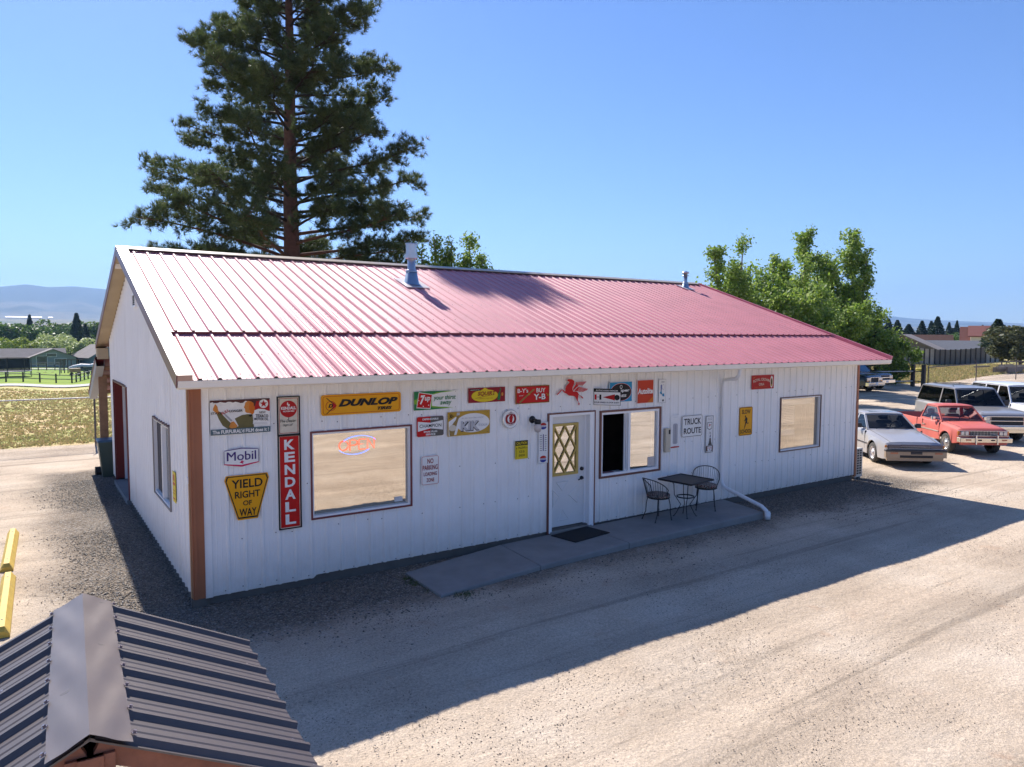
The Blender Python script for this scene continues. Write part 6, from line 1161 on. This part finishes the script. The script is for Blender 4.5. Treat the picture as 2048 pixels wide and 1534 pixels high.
# pipes / rails fence, posts
M('rail_grey', (.28,.26,.25), .8, var=.2); M('post_dark', (.07,.055,.05), .8)
rf = thing('rail_fence', 'brown two-rail wooden fence along the far road at the left', 'fence', pol(87.5, 112, 0))
def fence_line(t, P0, P1, n, h, rails, pr=.07, rr=.035, post='post_dark', rail='rail_grey'):
    P = [P0.lerp(P1, i/n) for i in range(n+1)]; Q = [Vector((p.x,p.y,gz(p))) for p in P]
    for q in Q: MB().cyl(q-Vector((0,0,.2)), q+Vector((0,0,h+.12)), pr, n=7).build('post', post, t)
    for z in rails:
        for a, b in zip(Q[:-1], Q[1:]): MB().cyl(a+Vector((0,0,z)), b+Vector((0,0,z)), rr, n=5).build('rail', rail, t)
fence_line(rf, pol(93.8,112), pol(87.35,114), 7, 1.15, (.5,1.05), .10, .06); fence_line(rf, pol(87.35,114), pol(84.9,146), 12, 1.15, (.5,1.05), .10, .06)
rf2 = thing('rail_fence', 'long low rail fence in front of the far left houses', 'fence', pol(88, 196, 0)); fence_line(rf2, pol(94,182), pol(86.9,186), 15, 1.2, (.6,1.2), .09, .07)
pg = thing('pen_frame', 'open frame of dark posts in the paddock left of the shop', 'frame', pol(87.3,160,0))
for a in (87.95,87.75,87.55,87.35,87.0): q = pol(a,160); g0 = gz(q); MB().cyl((q.x,q.y,g0-.1),(q.x,q.y,g0+2.6),.09,n=6).build('post', 'post_dark', pg)
q0, q1 = pol(87.95,160), pol(86.6,160); MB().cyl((q0.x,q0.y,gz(q0)+2.5),(q1.x,q1.y,gz(q1)+2.5),.08,n=5).build('beam', 'post_dark', pg)
# trampoline with net
p = pol(90.9, 131); g0 = gz(p); tr = thing('trampoline', 'round trampoline with dark safety net on posts at the far left', 'trampoline', (p.x,p.y,g0))
MB().lathe([(0,.85),(2.7,.85),(2.75,.80),(2.7,.75)], (p.x,p.y,g0), 24).build('mat', 'black', tr); MB().lathe([(2.62,.88),(3.05,.87),(3.05,.80)], (p.x,p.y,g0), 24).build('pad', M('pad_grey', (.30,.31,.33), .7), tr)
def netm():
    m = bpy.data.materials.new('net_dark'); m.use_nodes = True; n = m.node_tree.nodes; L = m.node_tree.links; n.clear(); o = n.new('ShaderNodeOutputMaterial'); t = n.new('ShaderNodeBsdfTransparent'); d = n.new('ShaderNodeBsdfDiffuse'); d.inputs[0].default_value = (.03,.03,.035,1); x = n.new('ShaderNodeMixShader'); x.inputs[0].default_value = .72; L.new(t.outputs[0], x.inputs[1]); L.new(d.outputs[0], x.inputs[2]); L.new(x.outputs[0], o.inputs[0]); MATS['net_dark'] = m
netm(); MB().lathe([(2.8,.9),(2.8,2.75)], (p.x,p.y,g0), 24).build('net', 'net_dark', tr)
for k in range(8):
    a = k*math.pi/4; MB().cyl((p.x+2.95*math.cos(a),p.y+2.95*math.sin(a),g0-.05),(p.x+2.95*math.cos(a),p.y+2.95*math.sin(a),g0+2.8),.05,n=6).build('pole', 'post_dark', tr)
m = MB(); m.lathe([(2.86,2.72),(2.9,2.78),(2.86,2.8),(2.8,2.76)], (p.x,p.y,g0), 24); m.build('top_ring', 'post_dark', tr)
# swing set
p = pol(88.85,140); g0 = gz(p); sw = thing('swing_set', 'small playground swing frame with red swings in the left paddock', 'swing set', (p.x,p.y,g0))
for k in (-2.,2.):
    for s in (-1,1): MB().cyl((p.x+k,p.y+s*.9,g0),(p.x+k,p.y,g0+2.),.05,n=5).build('leg', 'rail_grey', sw)
MB().cyl((p.x-2,p.y,g0+2),(p.x+2,p.y,g0+2),.05,n=5).build('bar', 'rail_grey', sw)
for k in (-1.,0.,1.): MB().cyl((p.x+k,p.y,g0+2),(p.x+k,p.y,g0+.5),.015,n=4).build('chain', 'galv', sw); MB().box(p.x+k-.22,p.x+k+.22,p.y-.1,p.y+.1,g0+.45,g0+.5).build('seat', 'shelf_red', sw)
# covered boats / trailers with tarps
M('tarp', (.62,.60,.60), .6, var=.2); M('boat_dark', (.10,.11,.10), .6, var=.3)
for i, (a, lab) in enumerate(((86.6,'tarpaulin-covered boat on a trailer in the left paddock, farther left'),(85.75,'tarpaulin-covered boat on a trailer right beside the shop wall'))):
    p = pol(a,150); g0 = gz(p); t = thing('covered_boat', lab, 'boat', (p.x,p.y,g0)); m = MB(); V = []
    for k, (x, w_, z) in enumerate(((-2.4,.2,1.25),(-1.8,.9,1.55),(-.5,1.1,1.85),(.8,1.1,1.75),(2.0,1.0,1.5),(2.5,.8,1.3))):
        for y, zz in ((-1,.75),(-.9,.95),(0,1.),(.9,.95),(1,.75)): V.append((p.x+x, p.y+y*w_, g0+z*zz))
    m.add(V, [(q*5+j,(q+1)*5+j,(q+1)*5+j+1,q*5+j+1) for q in range(5) for j in range(4)], True); m.build('tarpaulin', 'tarp', t)
    m = MB(); m.bbox(p.x-2.2,p.x+2.4,p.y-.9,p.y+.9,g0+.55,g0+1.12,.15); m.build('hull', 'boat_dark', t)
    for s in (-.95,.95): MB().cyl((p.x+.5,p.y+s-.1,g0+.33),(p.x+.5,p.y+s+.1,g0+.33),.33,n=14).build('wheel', 'tyre', t)
p = pol(87.15,138); g0 = gz(p); t = thing('cart', 'small brown cart in the left paddock', 'cart', (p.x,p.y,g0)); MB().bbox(p.x-.8,p.x+.8,p.y-.5,p.y+.5,g0+.6,g0+1.25,.05).build('body', 'post_tan', t)
for s in (-.5,.5): MB().cyl((p.x+s,p.y-.55,g0+.3),(p.x+s,p.y-.45,g0+.3),.3,n=12).build('wheel', 'tyre', t)
# chain-link fences
M('fence_steel', (.20,.19,.20), .5, metal=.6); M('fence_pipe', (.48,.46,.44), .5); M('fence_post', (.10,.085,.085), .6)
def chainlink(label, pts, h, post_r, top='fence_pipe', arms=True, wire=True, az=None, wr=.0022, pitch=.06, arm_dir=(-.10,.1)):
    t = thing('chain_link_fence', label, 'fence', (pts[0].x, pts[0].y, 0)); P = [Vector((p.x,p.y,gz(p))) for p in pts]
    for i, p in enumerate(P):
        MB().cyl(p-Vector((0,0,.2)), p+Vector((0,0,h)), post_r, n=10).build('post', 'fence_post', t)
        if arms: MB().cyl(p+Vector((0,0,h-.01)), p+Vector((arm_dir[0],arm_dir[1],h+.26)), post_r*.6, n=6).build('arm', 'fence_post', t)
    for a, b in zip(P[:-1], P[1:]):
        MB().cyl(a+Vector((0,0,h-.06)), b+Vector((0,0,h-.06)), .021 if wr < .002 else .034, n=8).build('top_rail', top, t)
        if wire:
            m = MB(); L = (b-a).length; d = (b-a)/L; n = int((L+h)/pitch)
            for k in range(n):
                s0 = k*pitch-h
                for sg in (1, -1):
                    u0, u1 = s0, s0+h; z0, z1 = (0.03, h-.06) if sg > 0 else (h-.06, .03)
                    f0 = max(0, -u0)/h; f1 = min(1, (L-u0)/h)
                    if f1 <= f0: continue
                    q0 = a+d*(u0+h*f0)+Vector((0,0,z0+(z1-z0)*f0)); q1 = a+d*(u0+h*f1)+Vector((0,0,z0+(z1-z0)*f1)); m.cyl(q0, q1, wr, n=3, caps=False, smooth=False)
            m.build('wire_mesh', 'fence_steel', t, kind='stuff')
    return t
chainlink('chain-link fence with bent-topped posts along the grass on the left', [Vector((x, 15.95-.02*x, 0)) for x in (-7.4,-4.9,-2.42,.06,2.6,5.1)], 1.56, .028, wr=.0016, pitch=.075, arm_dir=(-.09,-.05))
chainlink('chain-link fence across the far side of the lot at the right', [Vector((50.95,15.85,0)),Vector((57.1,15.4,0)),Vector((62.6,14.9,0)),Vector((68.5,14.4,0)),Vector((74.5,13.9,0))], 1.5, .035, 'fence_post', wr=.0022, pitch=.12)
chainlink('chain-link fence with a dark top rail behind the navy trucks', [Vector((36.0,19.9,0)),Vector((42.3,19.2,0)),Vector((48.9,18.2,0)),Vector((50.9,16.95,0))], 1.5, .03, 'fence_post', arms=False, wr=.0022, pitch=.12)
gt = thing('pipe_gate', 'low grey pipe gate between the navy trucks and the two dark posts', 'gate', (48,17,0))
for p in ((50.65,16.75),(50.3,15.85)): MB().box(p[0]-.11,p[0]+.11,p[1]-.11,p[1]+.11,-.2,1.5).build('post', 'post_dark', gt)
for z in (.32,1.02):
    MB().cyl((50.6,16.7,z),(46.4,17.9,z),.045,n=8).build('rail', 'fence_pipe', gt); MB().cyl((50.6,16.7,z),(50.3,15.9,z),.03,n=6).build('rail', 'fence_post', gt)
# right: boundary wood fence
M('fence_board', (.46,.40,.34), .9, var=.35, vscale=1.2); M('fence_board_dark', (.17,.15,.14), .9, var=.3, vscale=1.2)
wf = thing('board_fence', 'long weathered board fence beyond the field at the right', 'fence', (*pol(25,92)[:2],0))
fa, fb = pol(29.6, 88), pol(21.6, 104); nb = 26
for k in range(nb):
    a = fa.lerp(fb, k/nb); b_ = fa.lerp(fb, (k+.93)/nb); dk = 11 < k < 22; g0 = gz(a)+.05; nn = Vector((-(fb-fa).y,(fb-fa).x,0)).normalized()
    m = MB(); v = []
    for q, zz in ((a,0),(b_,0)):
        for o_ in (0,.05): v += [(q.x+nn.x*o_,q.y+nn.y*o_,g0-.3),(q.x+nn.x*o_,q.y+nn.y*o_,g0+1.72+.03*(k%2))]
    m.add(v, [(0,1,5,4),(2,6,7,3),(1,3,7,5),(0,2,3,1),(4,5,7,6)]); m.build('fence_panel', 'fence_board_dark' if dk else 'fence_board', wf)
    q = fa.lerp(fb, k/nb)-nn*.03; MB().box(q.x-.06,q.x+.06,q.y-.06,q.y+.06,g0-.3,g0+1.78).build('post', 'post_dark', wf)
# houses at the right
p = pol(24.95, 128); house('blue-grey house with a long grey roof behind the board fence', (p.x,p.y,-1.4), -62, 7.6, 6.5, 2.6, 4.1, M('siding_bluegrey', (.20,.24,.28), .8), 'shingle_grey', [('f',2.0,1.9,2.0,.8),('b',2.0,1.9,2.0,.8)])
p = pol(27.3, 120); house('taupe gable-ended house half hidden by the leaning tree', (p.x,p.y,-.8), 20, 8, 8, 2.5, 4.4, M('siding_taupe', (.15,.13,.11), .8), 'shingle', [('l',1,1.6,1.2,1)])
p = pol(25.9, 150); house('distant house with a brown tiled roof behind the grey roof', (p.x,p.y,-1.3), -62, 6, 6, 2.6, 4.9, 'siding_taupe', M('tile_brown', (.085,.032,.02), .8, var=.2))
p = pol(22.75, 185); hr = house('two-storey house with a steep rust-red roof at the right', (p.x,p.y,-1.5), -66, 8, 10, 2.5, 6.9, M('siding_cream', (.48,.45,.40), .8), M('roof_rust', (.15,.04,.025), .7, var=.12), [])
m = MB(); m.box(-2.6,2.6,-4.9,-1.2,3.4,5.0); m.build('dormer', 'siding_cream', hr); m = MB(); m.add([(-3.1,-5.3,4.9),(3.1,-5.3,4.9),(3.1,-.1,7.15),(-3.1,-.1,7.15),(-3.1,-5.3,5.1),(3.1,-5.3,5.1),(3.1,-.1,7.3),(-3.1,-.1,7.3)], [(0,3,2,1),(4,5,6,7),(0,1,5,4),(1,2,6,5),(3,0,4,7)]); m.build('dormer_roof', 'roof_rust', hr); MB().box(-.7,.7,-4.98,-4.9,3.8,4.8).build('window', 'pane_far', hr)
p = pol(21.2, 190); house('second rust-red roofed house partly behind the spruce', (p.x,p.y,-1.5), -66, 8, 9, 2.6, 6.3, 'siding_cream', 'roof_rust', [])
# right trees
cs = [(26.4,230,1.05,7),(25.85,235,1.02,6),(25.48,225,1.32,8),(24.8,250,.95,5),(24.35,250,1.05,4.5),(27.9,235,1.10,8),(27.2,230,.82,8.5),(23.9,300,.62,6),(23.55,300,.60,6),(23.2,310,.66,5),(24.6,300,.55,9),(22.9,320,.75,6),(29.0,240,1.05,8),(28.45,245,1.2,8),(21.7,330,.75,7),(21.2,330,.72,7),(20.4,330,.8,8)]
cl = ['widest','slim','tallest','thin','narrow','dark']
for i, (a, d, el, w_) in enumerate(cs): far_tree('conifer', 'conifer', 'far_conifer', a, d, el, w_*.68, 'small distant conifer, '+ordn(sorted([c[0] for c in cs], reverse=True).index(a))+' from the left on the right horizon', 'distant conifers on the right horizon', 40+i, 900)
r = random.Random(9); a = 29.5; k = 0
while a > 19: far_tree('broadleaf_tree', 'round', 'far_green' if k % 3 else 'far_lime', a, 215+r.uniform(0,60), .12+r.uniform(-.12,.22), r.uniform(8,12), ordn(k)+' distant rounded green tree from the left behind the right-hand houses', 'distant green trees behind the right-hand houses', 60+k, 900); a -= r.uniform(.45,.8); k += 1
far_tree('conifer', 'conifer', 'far_conifer', 22.05, 112, 1.12, 5.2, 'blue-green spruce in front of the rust-red house', None, 91, 1800); far_tree('conifer', 'conifer', 'far_conifer', 29.75, 60, 1.35, 3.4, 'dark narrow evergreen at the right end of the cottonwood row', None, 92, 1800)
leafmat('juniper', [(.05,.065,.03),(.085,.10,.045),(.13,.13,.06)], .2)
for i, (a, d, el, w_, lab) in enumerate(((20.75,86,.80,5.6,'large olive juniper bush at the right edge'),(21.75,88,-.35,3.5,'low juniper bush beside the large one'))):
    far_tree('juniper_bush', 'round', 'juniper', a, d, el, w_, lab, None, 94+i, 2600)
p = pol(21.3,80); g0 = gz(p); m = MB(); r = random.Random(4)
for k in range(16): a = r.uniform(-.4,.4); x, y = p.x+r.uniform(-3.2,3.2), p.y+r.uniform(-1.4,1.4); m.box(x-1.4,x+1.4,y-.08,y+.08,g0+r.uniform(0,.5),g0+r.uniform(.52,.6))
tag(m.build('scrap_pile', 'greywood'), 'low pile of weathered boards beside the juniper bush', 'wood pile')
p = pol(26.5,80); g0 = gz(p); m = MB(); m.bbox(p.x-1.,p.x+1.,p.y-.35,p.y+.35,g0+.05,g0+.3,.08); tag(m.build('kayak_scrap', M('yellow_thing', (.65,.5,.04), .5)), 'small yellow object lying in the field near the board fence', 'debris')
# distant sheds seen over the left trees
M('shed_white', (.42,.40,.39), .6)
for i, (a0, a1, lab) in enumerate(((90.9,88.9,'long white shed on the far hillside over the left trees'),(88.55,88.3,'short white shed on the far hillside over the left trees'))):
    q0, q1 = pol(a0,2700), pol(a1,2700); z = 3.5+2700*math.tan(rad(.93)); m = MB(); m.add([(q0.x,q0.y,z-1),(q1.x,q1.y,z-1),(q1.x,q1.y,z+2),(q0.x,q0.y,z+2),(q0.x,q0.y+25,z+6),(q1.x,q1.y+25,z+6)], [(0,1,2,3),(3,2,5,4)]); tag(m.build('shed', 'shed_white'), lab, 'shed')
# vehicle sign post at far left edge
sp = thing('sign_post', 'dark red post cut by the left edge of the picture', 'post', (-2.42, 15.4, 0)); MB().cyl((-2.44,15.2,0),(-2.44,15.2,2.3),.035,n=8).build('pole', 'trim_darkred', sp)
# haze over everything
hz = MB(); hz.box(-11500, 11500, -11500, 11500, -40, 760); HZ = True
if HZ:
    m = bpy.data.materials.new('haze'); m.use_nodes = True; n = m.node_tree.nodes; n.clear(); o = n.new('ShaderNodeOutputMaterial'); v = n.new('ShaderNodeVolumePrincipled'); v.inputs['Color'].default_value = (.36,.60,1,1); v.inputs['Density'].default_value = 1.35e-4; v.inputs['Anisotropy'].default_value = .15; m.node_tree.links.new(v.outputs[0], o.inputs['Volume'])
    ho = hz.build('haze', m); ho['kind'] = 'stuff'
